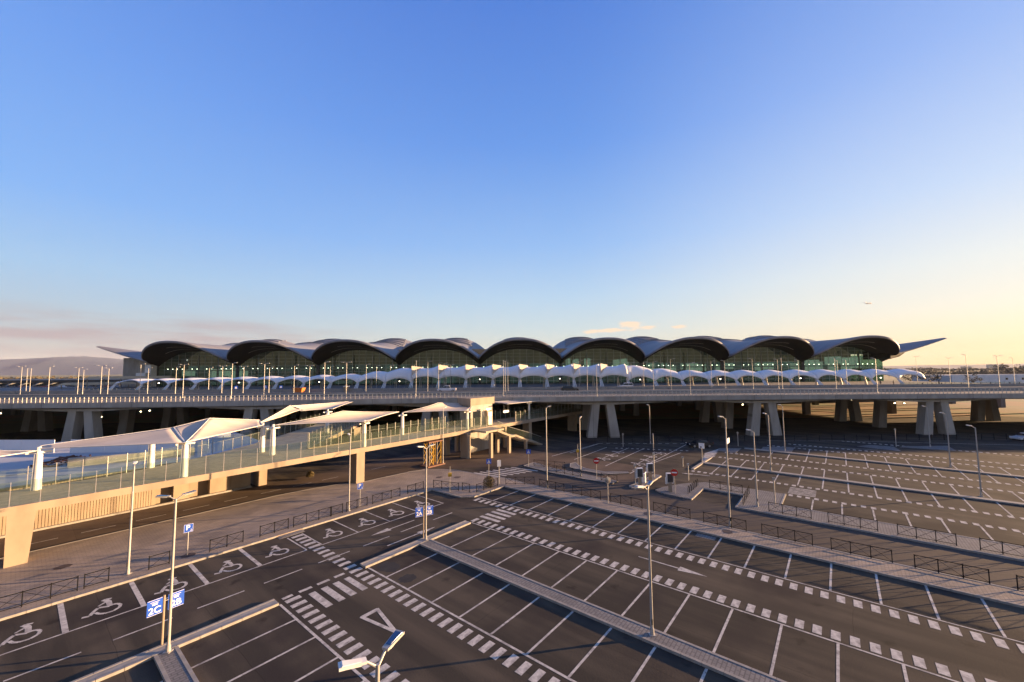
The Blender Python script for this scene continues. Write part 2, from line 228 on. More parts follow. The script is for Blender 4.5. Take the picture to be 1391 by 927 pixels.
# ------------------------------------------------------------------ mesh builder
class M:
    def __init__(s): s.v = []; s.f = []
    def quad(s, a, b, c, d):
        i = len(s.v); s.v += [tuple(a), tuple(b), tuple(c), tuple(d)]; s.f.append((i, i+1, i+2, i+3)); return s
    def poly(s, pts):
        i = len(s.v); s.v += [tuple(p) for p in pts]; s.f.append(tuple(range(i, i+len(pts)))); return s
    def box(s, x0, x1, y0, y1, z0, z1):
        i = len(s.v)
        s.v += [(x0,y0,z0),(x1,y0,z0),(x1,y1,z0),(x0,y1,z0),(x0,y0,z1),(x1,y0,z1),(x1,y1,z1),(x0,y1,z1)]
        s.f += [(i,i+3,i+2,i+1),(i+4,i+5,i+6,i+7),(i,i+1,i+5,i+4),(i+1,i+2,i+6,i+5),(i+2,i+3,i+7,i+6),(i+3,i,i+4,i+7)]; return s
    def hexa(s, b4, t4):
        i = len(s.v); s.v += [tuple(p) for p in b4]+[tuple(p) for p in t4]
        s.f += [(i,i+3,i+2,i+1),(i+4,i+5,i+6,i+7),(i,i+1,i+5,i+4),(i+1,i+2,i+6,i+5),(i+2,i+3,i+7,i+6),(i+3,i,i+4,i+7)]; return s
    def prism(s, pts, z0, z1):
        a = sum(pts[k][0]*pts[(k+1)%len(pts)][1]-pts[(k+1)%len(pts)][0]*pts[k][1] for k in range(len(pts)))
        if a < 0: pts = pts[::-1]
        n = len(pts); i = len(s.v)
        s.v += [(p[0],p[1],z0) for p in pts]+[(p[0],p[1],z1) for p in pts]
        s.f.append(tuple(range(i+n, i+2*n))); s.f.append(tuple(range(i+n-1, i-1, -1)))
        for k in range(n): s.f.append((i+k, i+(k+1)%n, i+n+(k+1)%n, i+n+k))
        return s
    def tube(s, p, q, r, r2=None, n=8, cap=True):
        p = Vector(p); q = Vector(q); d = (q-p)
        if d.length < 1e-6: return s
        d.normalize(); a = d.orthogonal().normalized(); b = d.cross(a); r2 = r if r2 is None else r2
        i = len(s.v)
        for c, rr in ((p, r), (q, r2)):
            for k in range(n):
                t = 2*PI*k/n; s.v.append(tuple(c+a*rr*math.cos(t)+b*rr*math.sin(t)))
        for k in range(n): s.f.append((i+k, i+(k+1)%n, i+n+(k+1)%n, i+n+k))
        if cap: s.f.append(tuple(range(i+n-1, i-1, -1))); s.f.append(tuple(range(i+n, i+2*n)))
        return s
    def bar(s, p, q, w, h):
        "flat bar from p to q, width w sideways, height h"
        p = Vector(p); q = Vector(q); d = (q-p).normalized(); up = Vector((0,0,1))
        sd = d.cross(up); sd = sd.normalized() if sd.length > 1e-4 else Vector((1,0,0)); uu = sd.cross(d)
        sd = sd*w/2; uu = uu*h/2
        s.hexa([p-sd-uu, q-sd-uu, q+sd-uu, p+sd-uu], [p-sd+uu, q-sd+uu, q+sd+uu, p+sd+uu]); return s
    def strip(s, pts, w, z):
        "flat painted line through 2-D points"
        for a, b in zip(pts[:-1], pts[1:]):
            a = Vector(a); b = Vector(b); d = (b-a).normalized(); n = Vector((-d.y, d.x))*w/2
            s.quad((*(a+n), z), (*(a-n), z), (*(b-n), z), (*(b+n), z))
        return s
    def grid(s, fn, nu, nv, flip=False):
        i = len(s.v)
        for a in range(nu+1):
            for b in range(nv+1): s.v.append(tuple(fn(a/nu, b/nv)))
        w = nv+1
        for a in range(nu):
            for b in range(nv):
                q = (i+a*w+b, i+(a+1)*w+b, i+(a+1)*w+b+1, i+a*w+b+1)
                s.f.append(q[::-1] if flip else q)
        return s
    def mesh(s, name, mt, smooth=False):
        me = bpy.data.meshes.new(name); me.from_pydata(s.v, [], s.f)
        if mt: me.materials.append(mt)
        if smooth:
            for p in me.polygons: p.use_smooth = True
        me.update(); return me
    def build(s, name, mt, parent=None, loc=(0,0,0), rot=0, smooth=False, kind=None):
        return link(name, s.mesh(name, mt, smooth), parent, loc, rot, kind)
def link(name, me, parent=None, loc=(0,0,0), rot=0, kind=None):
    o = bpy.data.objects.new(name, me); COL.objects.link(o); o.location = loc
    o.rotation_euler = (0,0,rot) if not isinstance(rot, tuple) else rot
    if parent: o.parent = parent
    if kind: o['kind'] = kind
    return o
def thing(name, label, cat, loc=(0,0,0), rot=0, group=None):
    o = bpy.data.objects.new(name, None); COL.objects.link(o); o.empty_display_size = .3
    o.location = loc; o.rotation_euler = (0,0,rot); tag(o, label, cat, group); return o
def tag(o, label, cat, group=None):
    o['label'] = label; o['category'] = cat
    if group: o['group'] = group
    return o
def tree_copy(root, loc, rot, label):
    r = root.copy(); COL.objects.link(r); r.location = loc; r.rotation_euler = (0,0,rot); r['label'] = label
    def rec(a, b):
        for ch in list(a.children):
            c = ch.copy(); COL.objects.link(c); c.parent = b; rec(ch, c)
    rec(root, r); return r
def G(v, u, z=0):
    "car park grid (v along the aisles' cross direction, u along the aisles) -> world"
    return Vector((v*math.cos(YAW)-u*math.sin(YAW), v*math.sin(YAW)+u*math.cos(YAW), z))
def text(body, size, mt, name, parent, loc, rot, extr=.002):
    cu = bpy.data.curves.new(name, 'FONT'); cu.body = body; cu.size = size; cu.align_x = 'CENTER'; cu.align_y = 'CENTER'; cu.extrude = extr
    cu.offset = size*.018
    tmp = bpy.data.objects.new('tmp', cu); COL.objects.link(tmp); bpy.context.view_layer.update()
    me = bpy.data.meshes.new_from_object(tmp.evaluated_get(bpy.context.evaluated_depsgraph_get())); me.name = name
    bpy.data.objects.remove(tmp); bpy.data.curves.remove(cu); me.materials.clear(); me.materials.append(mt)
    return link(name, me, parent, loc, rot)
ORD = ['first', 'second', 'third', 'fourth', 'fifth', 'sixth', 'seventh', 'eighth', 'ninth', 'tenth', 'eleventh', 'twelfth', 'thirteenth', 'fourteenth', 'fifteenth', 'sixteenth', 'seventeenth', 'eighteenth', 'nineteenth', 'twentieth', 'twenty-first', 'twenty-second', 'twenty-third', 'twenty-fourth', 'twenty-fifth', 'twenty-sixth']
# ================================================================== SETTING
g = M()
for a in range(64):
    t0, t1 = 2*PI*a/64, 2*PI*(a+1)/64
    rr = [0, 300, 900, 2500, 8000]
    for r0, r1 in zip(rr[:-1], rr[1:]):
        P = [(r0*math.cos(t0), r0*math.sin(t0), -.03), (r1*math.cos(t0), r1*math.sin(t0), -.03), (r1*math.cos(t1), r1*math.sin(t1), -.03), (r0*math.cos(t1), r0*math.sin(t1), -.03)]
        if r0 == 0: g.poly(P[1:3]+[P[0]])
        else: g.quad(*P)
g.build('ground', LAND, kind='structure')
lot = M().prism([(-60,-110),(-60,140),(40,175),(150,60),(190,-60),(150,-130)], -.5, 0).build('car_park_asphalt', ASPH, rot=YAW, kind='structure')
soil = M().poly([(-240,119,.012),(420,119,.012),(420,172,.012),(-240,172,.012)]).build('bare_ground', SOIL, kind='structure')
M().poly([(-60,52.1,.006),(20,52.1,.006),(24,51.6,.006),(27,50.8,.006),(38,48.6,.006),(48.4,40,.006),(48.4,26,.006),(48.4,20,.006),(60,20,.006),(60,52,.006),(44,58.9,.006),(-60,58.9,.006)]).build('access_road', ROADD, rot=YAW, kind='structure')
M().poly([(41.9,-90,.006),(41.9,30,.006),(41.8,40,.006),(48.2,34,.006),(48.2,27,.006),(48.2,-90,.006)]).build('inner_road', ROAD, rot=YAW, loc=(0,0,.002), kind='structure')
# ---- painted markings: parts of the car park
def mark(name, me, v=0, u=0, rz=0, label=None):
    o = link(name, me, lot, (v, u, 0), rz)
    return o
Z1 = .007
def rect(v0, v1, u0, u1, z=Z1): return M().quad((v0,u0,z),(v1,u0,z),(v1,u1,z),(v0,u1,z))
far = M()     # markings past the nearest three hundred
SQ = rect(-.46,.46,-.21,.21).mesh('square_marking', PAINT)
count = [0]
def bar_(v0, v1, u0, u1, name='line_marking', near=True):
    if near: rect(v0, v1, u0, u1).build(name, PAINT, lot)
    else:
        i = len(far.v); far.v += [(v0,u0,Z1),(v1,u0,Z1),(v1,u1,Z1),(v0,u1,Z1)]; far.f.append((i,i+1,i+2,i+3))
W2 = .06
# disabled bays along the pavement
bar_(-14, 15.75, 34.64, 34.76); bar_(17.0, 30.5, 34.64, 34.76)
for v in (-4.15,-.85, 2.45, 5.76, 9.05, 12.35): bar_(v-.13, v+.13, 34.76, 39.3)
for v in (15.74, 17.0): bar_(v-W2, v+W2, 34.76 if v < 16 else 34.7, 38.5)
for v in (20.3, 23.65, 27.03, 30.43): bar_(v-W2, v+W2, 34.76, 39.3)
wc = M()
wc.strip([(-.95,-1.12),(-.62,-1.22),(-.42,-.76),(-.18,-.42),(.30,-.70)], .2, Z1)
wc.strip([(.16,.60),(.33,.10),(.31,-.72)], .26, Z1+.0005); wc.strip([(.05,.45),(.24,.57),(.5,.42)], .17, Z1+.001)
wc.strip([(-.16,-.2),(.16,.10),(.3,.11)], .13, Z1+.0015)
arc = [(.40,-.58),(.66,-.72),(.76,-1.0),(.66,-1.36),(.37,-1.60),(0,-1.56),(-.25,-1.32),(-.36,-1.0)]
wc.strip(arc, .17, Z1+.002)
wcm = wc.mesh('wheelchair_symbol', PAINT)
for v in (-2.5,.8, 4.1, 7.4, 10.7, 14.05, 18.65, 22.0, 25.3, 28.7): mark('wheelchair_symbol', wcm, v, 37.1)
for k in range(-4, 8): bar_(.3+3.74*k, 2.85+3.74*k, 31.64, 31.76, 'lane_dash')
ar = M().strip([(22.4,33.1),(25.3,33.1)], .13, Z1).poly([(20.6,33.1,Z1),(22.5,32.75,Z1),(22.5,33.45,Z1)]); ar.build('arrow_marking', PAINT, lot)
ar = M().strip([(20.3,30.15),(23.6,30.15)], .13, Z1).poly([(25.5,30.15,Z1),(23.6,30.5,Z1),(23.6,29.8,Z1)]); ar.build('arrow_marking', PAINT, lot)
ar = M().strip([(31.4,12.9),(31.4,9.85)], .14, Z1).poly([(31.4,7.9,Z1),(31.05,9.85,Z1),(31.75,9.85,Z1)]); ar.build('arrow_marking', PAINT, lot)
bar_(7.78+15.2-.1, 25.3, 31.2, 31.3) if False else None
# bay lines: (v0, v1, first u, last u, u of one line, step)
def bays(v0, v1, u_hi, u_lo, ref, step, near, w=.065):
    k = math.floor((u_hi-ref)/step)
    u = ref+k*step
    while u > u_lo:
        n_ = near and u > u_lo*.3-8
        bar_(v0, v1, u-w, u+w, 'bay_line', n_); u -= step
bays(6.15, 11.1, 26.5, 8, 0.7, 2.5, True); bays(-4, 5.1, 26.5, 12, 0.7, 2.5, True)
bays(17.3, 22.0, 26.8, -6, 0.75, 2.5, True)
bays(23.25, 28.3, 26.8, -22, 0.76, 2.5, True)
bays(34.5, 39.2, 32.5, -34, 1.157, 2.48, True)
bar_(11.10, 11.24, 5, 28.1); bar_(17.18, 17.32, -12, 28.1); bar_(28.28, 28.40, -34, 28.2); bar_(34.36, 34.46, -50, 33.6)
bar_(11.08, 11.2, -30, 5, near=False)
def squares(v, u_hi, u_lo, near, h=.46, w=.21, step=.82):
    u = u_hi
    while u > u_lo:
        if near and u > -24 and count[0] < 170: mark('square_marking', SQ, v, u); count[0] += 1
        else: bar_(v-h, v+h, u-w, u+w, near=False)
        u -= step
squares(16.45, 38.2, 5, True); squares(11.95, 28.05, 8, True)
squares(33.62, 32.6, -20, True); squares(29.02, 28.4, -16, True, step=.81)
squares(33.62, -20.3, -60, False); squares(29.02, -16.2, -50, False)
for v0, v1 in ((11.5,12.15),(12.55,13.38),(13.75,14.6),(14.96,15.7)): bar_(v0, v1, 28.48, 28.76, 'give_way_dash')
for v0, v1 in ((12.82,13.27),(13.64,14.1),(14.45,14.9),(15.27,15.7)): bar_(v0, v1, 25.45, 27.9, 'zebra_bar')
for v in (30.15, 30.95, 31.8, 32.6): bar_(v-.22, v+.22, 26.2, 28.7, 'zebra_bar')
M().strip([(13.66,22.8),(14.76,22.8)], .3, Z1).strip([(13.68,22.9),(14.15,20.1)], .22, Z1+.0005).strip([(14.74,22.9),(14.15,20.1)], .22, Z1+.001).build('give_way_triangle', PAINT, lot)
# second car park
def sq2(v, u_hi, u_lo, h=.36, w=.21, step=.79, near=0):
    u = u_hi
    while u > u_lo:
        if near and u > -20 and count[0] < 230: rect(-h, h, -w, w).build('square_marking', PAINT, lot, (v, u, 0)); count[0] += 1
        else: bar_(v-h, v+h, u-w, u+w, near=False)
        u -= step
sq2(56.95, 5.0, -60, near=1); sq2(61.8, 16.9, -60); sq2(74.0, 15.9, -60); sq2(78.6, 15.9, -60); sq2(90.5, 11, -60); sq2(94.6, 8, -60); sq2(104.5, 0, -50)
bays(51.95, 56.5, 3.2, -60, .44, 2.46, False, .07); bays(62.2, 67.3, 15, -60, -.22, 2.46, False, .07); bays(68.4, 73.6, 15, -60, -.2, 2.46, False, .07)
bays(79.1, 83.9, 11, -60, -.2, 2.46, False, .07); bays(85.0, 90.1, 10, -60, -.2, 2.46, False, .07)
for k in range(6): bar_(57.75+k*.55, 58.0+k*.55, 2.75, 5.35, 'zebra_bar')
M().strip([(59.9,17.2),(60.4,14.4)], .18, Z1).poly([(59.6,17.9,Z1),(60.4,16.6,Z1),(59.6,16.4,Z1)]).build('arrow_marking', PAINT, lot)
# centre car park
for u in (37.45, 31.0, 25.0): bar_(62, 72.5, u-.07, u+.07, near=False)
for v0, u0, v1, u1 in ((70.7,34.6,58,34.2),(73.9,28.6,57,28.2),(83.2,23.6,55.1,23.5),(73.8,22.1,56.8,23.9),(73.6,37.5,57.9,38.5)):
    far.strip([(v0,u0),(v1,u1)], .16, Z1)
for k in range(24):
    t = k/24; far.strip([(73.4+10*t, 37.6-14*t), (73.4+10*t+.5, 37.6-14*t-.6)], .25, Z1) if k % 2 == 0 else None
for k in range(14): far.strip([(71+.4*k, 33-.85*k), (71.1+.4*k, 33-.85*k-.4)], .5, Z1)
for v, u in ((67.6,31.6),(64.4,31.3),(67.5,25.8),(64.4,25.2),(71.2,25.5),(61.2,31.2),(61.2,25.4)): mark('wheelchair_symbol', wcm, v, u)
for k in range(9): far.strip([(75.5-1.15*k,18.6-.18*k),(81-1.35*k,17.6-.15*k)], .35, Z1) if k < 6 else None
far.strip([(30,44.3),(150,44.6)][:0] or [(43.2,28.8),(45.2,20)], .12, Z1)
for k in range(4): far.strip([(46.1+.2*k,29.6-2.4*k),(46.3+.2*k,28.5-2.4*k)], .3, Z1)
for k in range(7): bar_(42.2+.92*k, 42.65+.92*k, 36.6, 39.8, near=False) if False else None
for k in range(7): far.strip([(41.9+.95*k, 41.3-.38*k), (42.6+.95*k, 36.9-.38*k)], .42, Z1+.006)
for k in range(12): far.strip([(1.3+3.7*k-8, 54.8),(3.6+3.7*k-8, 54.8)], .12, Z1+.006)
for a, b in (((95.95,12),(104.5,.4)), ((104.5,.4),(118.6,-26)), ((92.6,7.2),(97.2,-4.7))): far.strip([a, b], .18, Z1)
far.build('distant_marking', PAINT, lot, kind='stuff')
# dark repair patches, worn paving pads
DPATCH = mat('oil_darkened_asphalt', (.013, .012, .012), .85, (.022, .020, .019), scale=2, detail=6)
def blob(cv, cu, rv, ru, n=18):
    return [(cv+rv*math.cos(2*PI*k/n)*(1+.16*math.sin(3*k+cv)), cu+ru*math.sin(2*PI*k/n)*(1+.12*math.cos(2*k))) for k in range(n)]
for b_ in (blob(18.3,26.9,.7,.95), blob(18.15,24.4,.62,.55)): M().poly([(p[0],p[1],.004) for p in b_]).build('asphalt_patch', DPATCH, lot)
for P in ([(79.3,14.5),(79.3,17.3),(81.8,17.8),(84.2,14.5)], [(85.7,7),(85.2,11.5),(88,11.6),(90.5,8.5),(90.6,7)], [(97.5,-7.8),(99,-2),(102.1,-3.9),(102.4,-7.2)], [(103.5,-15.2),(102.5,-8),(104,-8.6),(109.3,-15)]):
    M().prism(P, .001, .06).build('pale_paving_pad', PAVE2, lot)
# ---- kerbed pavements
KS = M().box(.01,.99,0,.16,-.02,.145).mesh('kerbstone', KERB)
def kerbs(parent, path, inner=1, stones=True):
    for (a, b) in zip(path[:-1], path[1:]):
        a = Vector(a); b = Vector(b); L = (b-a).length; n = max(1, round(L))
        ang = math.atan2(b.y-a.y, b.x-a.x)
        if stones:
            for k in range(n):
                p = a+(b-a)*k/n
                o = link('kerbstone', KS, parent, (p.x, p.y, 0), ang); o.scale = (L/n, inner, 1)
        else:
            d = (b-a).normalized(); s_ = Vector((-d.y, d.x))*.16*inner
            M().prism([a, b, b+s_, a+s_], -.02, .145).build('kerb', KERB, parent)
def pavement(poly, name='pavement', m=PAVE, z=.128): return M().prism(poly, -.02, z).build(name, m, rot=YAW, kind='structure')
pA = pavement([(-50,39.4),(32.7,39.4),(32.85,34.4),(33.95,33.35),(39.2,33.3),(41.8,31),(42.3,35.2),(41.5,38.5),(41.4,42),(41.2,44),(40.3,46.2),(38.7,48.1),(36.5,48.8),(28.5,49.4),(27,50.8),(24,51.6),(20,52.1),(-50,52.1)])
kerbs(pA, [(-6,39.38),(15.2,39.38)]); kerbs(pA, [(17.4,39.38),(32.68,39.38)]); M().hexa([(15.2,38.75,.0),(17.4,38.75,.0),(17.4,41.0,.1285),(15.2,41.0,.1285)],[(15.5,38.8,.03),(17.1,38.8,.03),(17.2,41.0,.136),(15.4,41.0,.136)]).build('dropped_kerb_ramp', PAVE2, pA); kerbs(pA, [(32.7,39.36),(32.83,34.42)]); kerbs(pA, [(33.97,33.33),(39.2,33.28)])
kerbs(pA, [(-50,39.38),(-6,39.38)], stones=False)
kerbs(pA, [(-50,52.12),(20,52.12),(24,51.6),(27,50.8),(28.5,49.4),(36.5,48.8),(38.7,48.1),(40.3,46.2),(41.2,44),(41.4,42),(41.5,38.5),(42.3,35.2),(41.8,31)], inner=-1, stones=False)
pB = pavement([(39.2,33.3),(41.8,31),(41.8,-80),(39.2,-80)])
kerbs(pB, [(39.18,33.2),(39.18,-12)], -1 if False else 1); kerbs(pB, [(39.18,-12),(39.18,-80)], 1, False); kerbs(pB, [(41.82,31),(41.82,-80)], -1, False)
pC = pavement([(48.3,-80),(48.3,9),(53.4,9),(53.4,13.6),(48.1,13.6),(48.4,16.8),(49.2,17.9),(51,17.5),(54,16),(56.3,14),(56.7,5.4),(51.9,5.4),(51.9,-80)], m=PAVE2)
kerbs(pC, [(48.28,9),(48.28,-80)], 1, False); kerbs(pC, [(51.92,-80),(51.92,5.4),(56.7,5.42)], 1, False); kerbs(pC, [(48.3,9.02),(53.38,9.02),(53.38,13.58),(48.1,13.58)], 1, False)
for P in ([(48.3,20.2),(48.9,20.9),(49.8,20.7),(56,20.4),(56,19.6),(49,19.5)], [(54.8,33.1),(52.6,31.8),(52.0,29.5),(52,25.8),(54.9,23.4),(55.3,24),(53.4,26.5),(53.5,29.5),(54.2,31),(56,32.8)], [(49.2,38),(48.3,32),(48.2,27),(48.6,23.1),(50,23),(50.3,27),(50.6,33),(52,38)]):
    q = pavement(P, 'traffic_island', PAVE2); kerbs(q, P+[P[0]], 1, False)
mA = pavement([(5.15,-60),(5.15,28.2),(6.1,28.2),(6.1,-60)], 'median_strip', PAVE2)
kerbs(mA, [(5.13,5),(5.13,28)], -1); kerbs(mA, [(6.12,5),(6.12,28)], 1)
pavement([(-14,28.2),(-14,28.7),(11.1,28.7),(11.1,28.2)], 'kerbed_divider', KERB)
kerbs(bpy.data.objects['kerbed_divider'], [(-8,28.05),(11.1,28.05)], 1); kerbs(bpy.data.objects['kerbed_divider'], [(-8,28.86),(11.1,28.86)], -1)
mB = pavement([(22.05,-60),(22.05,28.2),(23.2,28.2),(23.2,-60)], 'median_strip', PAVE2)
kerbs(mB, [(22.03,-8),(22.03,28)], -1); kerbs(mB, [(23.22,-8),(23.22,28)], 1); kerbs(mB, [(22.03,-60),(22.03,-8)], -1, False); kerbs(mB, [(23.22,-60),(23.22,-8)], 1, False)
dB_ = pavement([(17.05,28.2),(17.05,28.7),(28.1,28.7),(28.1,28.2)], 'kerbed_divider', KERB)
kerbs(dB_, [(17.05,28.05),(28.1,28.05)], 1); kerbs(dB_, [(17.05,28.86),(28.1,28.86)], -1)
for v0, v1, ue in ((67.4,68.2,17), (84.0,84.8,14)): M().prism([(v0,-90),(v0,ue),(v1,ue),(v1,-90)], -.02, .14).build('median_strip', KERB, rot=YAW, kind='structure')
M().prism([(62.6,17),(62.6,17.4),(72.5,17.2),(72.5,16.8)], -.02, .142).build('kerbed_divider', KERB, rot=YAW, kind='structure')
COVER = mat('cast_iron_cover', (.05, .03, .025), .7, (.07, .05, .04), scale=6)
for v, u in ((2.87,46.04),(36.98,43.01),(38.48,41.05),(40.7,15.6),(40.6,8.4),(9.3,40.9)):
    M().prism(blob(v, u, .5, .42, 14), .12, .137).build('manhole_cover', COVER, pA)
M().box(38.95,39.16,8.9,10.6,.0,.012).build('drain_grate', COVER, lot); M().box(38.2,38.95,8.95,10.5,.0,.01).build('drain_apron', PAVE2, lot)
# ================================================================== LAMP POSTS OF THE CAR PARK
def lamp_head(parent, tip, dirv, pale=False, L=.62):
    "flat luminaire, slightly tilted, > cover on top and lens below"
    d = Vector(dirv).normalized(); s_ = Vector((-d.y, d.x, 0)).normalized()*.125; up = Vector((0,0,.03)); t = Vector(tip)
    e = t+d*L+Vector((0,0,.10*L))
    o = M().hexa([t-s_*.7-up, t+s_*.7-up, e+s_-up, e-s_-up], [t-s_*.7+up, t+s_*.7+up, e+s_+up, e-s_+up]).build('lamp_head', WHITEM if pale else GALV, parent)
    c0 = t+d*.12; up2 = Vector((0,0,.036)); up3 = Vector((0,0,.05)); 
    M().hexa([c0-s_*.6+up2, c0+s_*.6+up2, e-d*.05+s_*.9+up2, e-d*.05-s_*.9+up2], [c0-s_*.5+up3, c0+s_*.5+up3, e-d*.08+s_*.8+up3, e-d*.08-s_*.8+up3]).build('top_cover', WHITEM if pale else SOLAR, o)
    M().hexa([c0-s_*.6-up3, c0+s_*.6-up3, e-d*.1+s_*.8-up3, e-d*.1-s_*.8-up3], [c0-s_*.6-up2, c0+s_*.6-up2, e-d*.1+s_*.8-up2, e-d*.1-s_*.8-up2]).build('lens', WHITES, o)
def lamp_post(v, u, h, arms, label, z0=.0):
    p = G(v, u, z0); t = thing('lamp_post', label, 'lamp post', p, 0, 'car park lamp posts')
    M().tube((0,0,0.02), (0,0,h-.35), .082, .05, 10).build('pole', GALV, t)
    M().box(-.035,.035,-.098,-.07,.55,.85).build('access_door', DARK, t); M().box(-.17,.17,-.17,.17,0,.03).tube((0,0,.03),(0,0,.35),.12,.11,10).build('base_plate', GALV, t)
    for dv, du, pale in arms:
        d = G(dv, du); d.normalize()
        a = Vector((0,0,h-.42)); b = a+d*.3+Vector((0,0,.24))
        M().tube(a, b, .036, .03, 8).build('arm', GALV, t)
        lamp_head(t, b-d*.05, d, pale, .60 if len(arms) > 1 else .45)
    return t
fwd = (-.6,.8)
lamp_post(5.64, 8.69, 8.05, [(-.5,.2,True),(.92,.3,False)], 'nearest lamp post, rising from the bottom edge with one white and one blue head', .13)
lamp_post(5.68, 27.9, 8.12, [(-.8,.45,False),(.95,-.1,False)], 'lamp post at the corner behind the signs 2C and 2B', .13)
lamp_post(22.65, 8.66, 8.15, [(-.8,.35,True),(.9,.1,False)], 'lamp post on the paved median in the middle of the near car park', .13)
lamp_post(22.9, 28.35, 8.1, [(-.9,.2,True),(.9,-.1,False)], 'lamp post beside the pair of blue signs at the head of the far median', .13)
lamp_post(5.76, 40.7, 8.0, [(.2,.9,True)], 'single-headed lamp post on the paving in front of the ribbed wall', .12)
lamp_post(22.5, 40.4, 8.0, [(.2,.9,True)], 'single-headed lamp post on the paving in front of the square walkway pier', .12)
lamp_post(42.0, 28.7, 10.1, [(.9,-.4,False)], 'tall lamp post at the left end of the long guard rail', .12)
lamp_post(49.3, 28.1, 8.1, [(.8,.2,False)], 'lamp post behind the left no-entry sign', .12)
lamp_post(42.0, 8.45, 10.2, [(-.6,.5,True)], 'tall lamp post on the strip pavement, carrying a small white board', .12)
lamp_post(49.8, 7.35, 8.1, [(-.3,.8,True)], 'lamp post on the pale paving beside the sunken parking recess', .12)
lamp_post(67.8, 8.1, 8.2, [(.2,.9,True)], 'lamp post on the first thin divider of the right-hand car park', .13)
lamp_post(79.2, 29.4, 7.7, [(.4,.9,True)], 'lamp post in shade by the car park nearest the viaduct legs')
lamp_post(85.6, 8.0, 8.3, [(.2,.9,True)], 'lamp post at the end of the shaded divider in front of the right viaduct legs')
lamp_post(105.7, -12.3, 7.6, [(.2,.9,True)], 'distant lamp post between the two right-hand viaduct piers')
lamp_post(86.6, -12.0, 8.0, [(.2,.9,True)], 'lamp post on the far divider left of the rightmost one')
lamp_post(69.3, -11.8, 8.04, [(.2,.9,True)], 'rightmost lamp post, standing on the thin divider')
lamp_post(42.7, 48.8, 9.0, [(.9,.1,False)], 'lamp post standing in front of the glass walkway next to the scaffold tower')
o = thing('notice_board', 'small white board fixed to the tall lamp post on the strip pavement', 'sign', G(42.0, 8.45), YAW)
M().box(-.55,.55,-.16,-.12,7.7,8.15).build('board', WHITES, o); M().box(-.02,.02,-.13,-.06,7.75,8.1).build('bracket', GALV, o)
# ================================================================== SIGNS
def post(t, h, r=.035, m=GALV): M().tube((0,0,0),(0,0,h), r, r, 8).build('post', m, t)
CAMROT = lambda v, u: math.atan2(G(v,u).y, G(v,u).x)+PI/2-PI      # local -Y faces the camera
def face(v, u): p = G(v, u); return math.atan2(p.y, p.x)-PI/2
def psign(v, u, h, label):
    t = thing('parking_sign', label, 'sign', G(v,u,.12), face(v,u)+.1, 'blue parking signs on the paving'); post(t, h)
    b = M().box(-.3,.3,-.05,-.03,h-.65,h-.02).build('panel', BLUE, t)
    M().box(-.285,.285,-.053,-.0505,h-.64,h-.625).box(-.285,.285,-.053,-.0505,h-.045,h-.03).box(-.285,-.27,-.053,-.0505,h-.64,h-.03).box(.27,.285,-.053,-.0505,h-.64,h-.03).build('border', WHITES, b)
    text('P', .52, WHITES, 'letter', b, (-.04,-.054,h-.3), (PI/2,0,0))
    s_ = M()
    for a in range(8):
        a0, a1 = -PI*.9+a*.42, -PI*.9+(a+1)*.42
        s_.box(.17+.06*math.cos(a0)-.012, .17+.06*math.cos(a0)+.012, -.056, -.0505, h-.52+.06*math.sin(a0)-.012, h-.52+.06*math.sin(a0)+.012)
    s_.box(.155,.18,-.056,-.0505,h-.52,h-.4).build('wheelchair_pictogram', WHITES, b)
psign(9.24, 41.0, 2.45, 'blue parking sign with P on the paving behind the disabled bays at left')
psign(23.8, 40.5, 2.55, 'blue parking sign with P in front of the square walkway pier')
def zone_sign(v, u, txts, label, h=2.55):
    t = thing('zone_sign', label, 'sign', G(v,u,.13), face(v,u)+.27, 'blue zone signs'); post(t, h, .055, CREAM)
    for s_, tx in txts:
        x0, x1 = (-.72,-.07) if s_ < 0 else (.16,.86); cx1 = (x0+x1)/2
        if s_ > 0: M().tube((0,-.03,h-.3),(.2,-.03,h-.3),.025,n=6).build('bracket', GALV, t)
        b = M().box(x0,x1,-.05,-.03,h-.84,h-.04).build('panel', BLUE, t)
        M().box(x0+.02,x1-.02,-.053,-.0505,h-.83,h-.815).box(x0+.02,x1-.02,-.053,-.0505,h-.065,h-.05).build('border', WHITES, b)
        text(tx, .44, WHITES, 'letters', b, (cx1,-.056,h-.60), (PI/2,0,0), .004)
        q = M()
        for k, (w_, zz) in enumerate(((.2,.15),(.14,.22))): q.box(cx1-w_, cx1+w_, -.0535,-.0505, h-zz-.02, h-zz)
        q.box(cx1-.11, cx1+.11,-.0535,-.0505,h-.33,h-.29).box(cx1-.07, cx1+.07,-.0535,-.0505,h-.29,h-.265)
        q.build('small_print', WHITES, b)
    return t
zone_sign(5.6, 28.85, ((-1,'2C'),(1,'2B')), 'pair of blue signs reading 2C and 2B on a cream post at the near corner')
zone_sign(23.0, 28.8, ((-1,'2A'),(1,'2B')), 'smaller pair of blue zone signs by the lamp post at the far median', 2.7)
def roundsign(v, u, h, label):
    t = thing('no_entry_sign', label, 'sign', G(v,u,.12), face(v,u)+.12, 'red no-entry signs'); post(t, h)
    pts = [(math.cos(2*PI*k/24)*.40, math.sin(2*PI*k/24)*.40) for k in range(24)]
    m = M(); i = [( p[0], -.05, h-.4+p[1]) for p in pts]; j = [(p[0], -.03, h-.4+p[1]) for p in pts]
    m.poly(i[::-1] if False else i); m.poly(j[::-1])
    for k in range(24): m.quad(i[k], j[k], j[(k+1)%24], i[(k+1)%24])
    b = m.build('disc', RED, t); M().box(-.29,.29,-.055,-.051,h-.47,h-.33).build('white_bar', WHITES, b)
roundsign(49.3, 25.7, 2.75, 'round red no-entry sign on the island at left, before the centre car park')
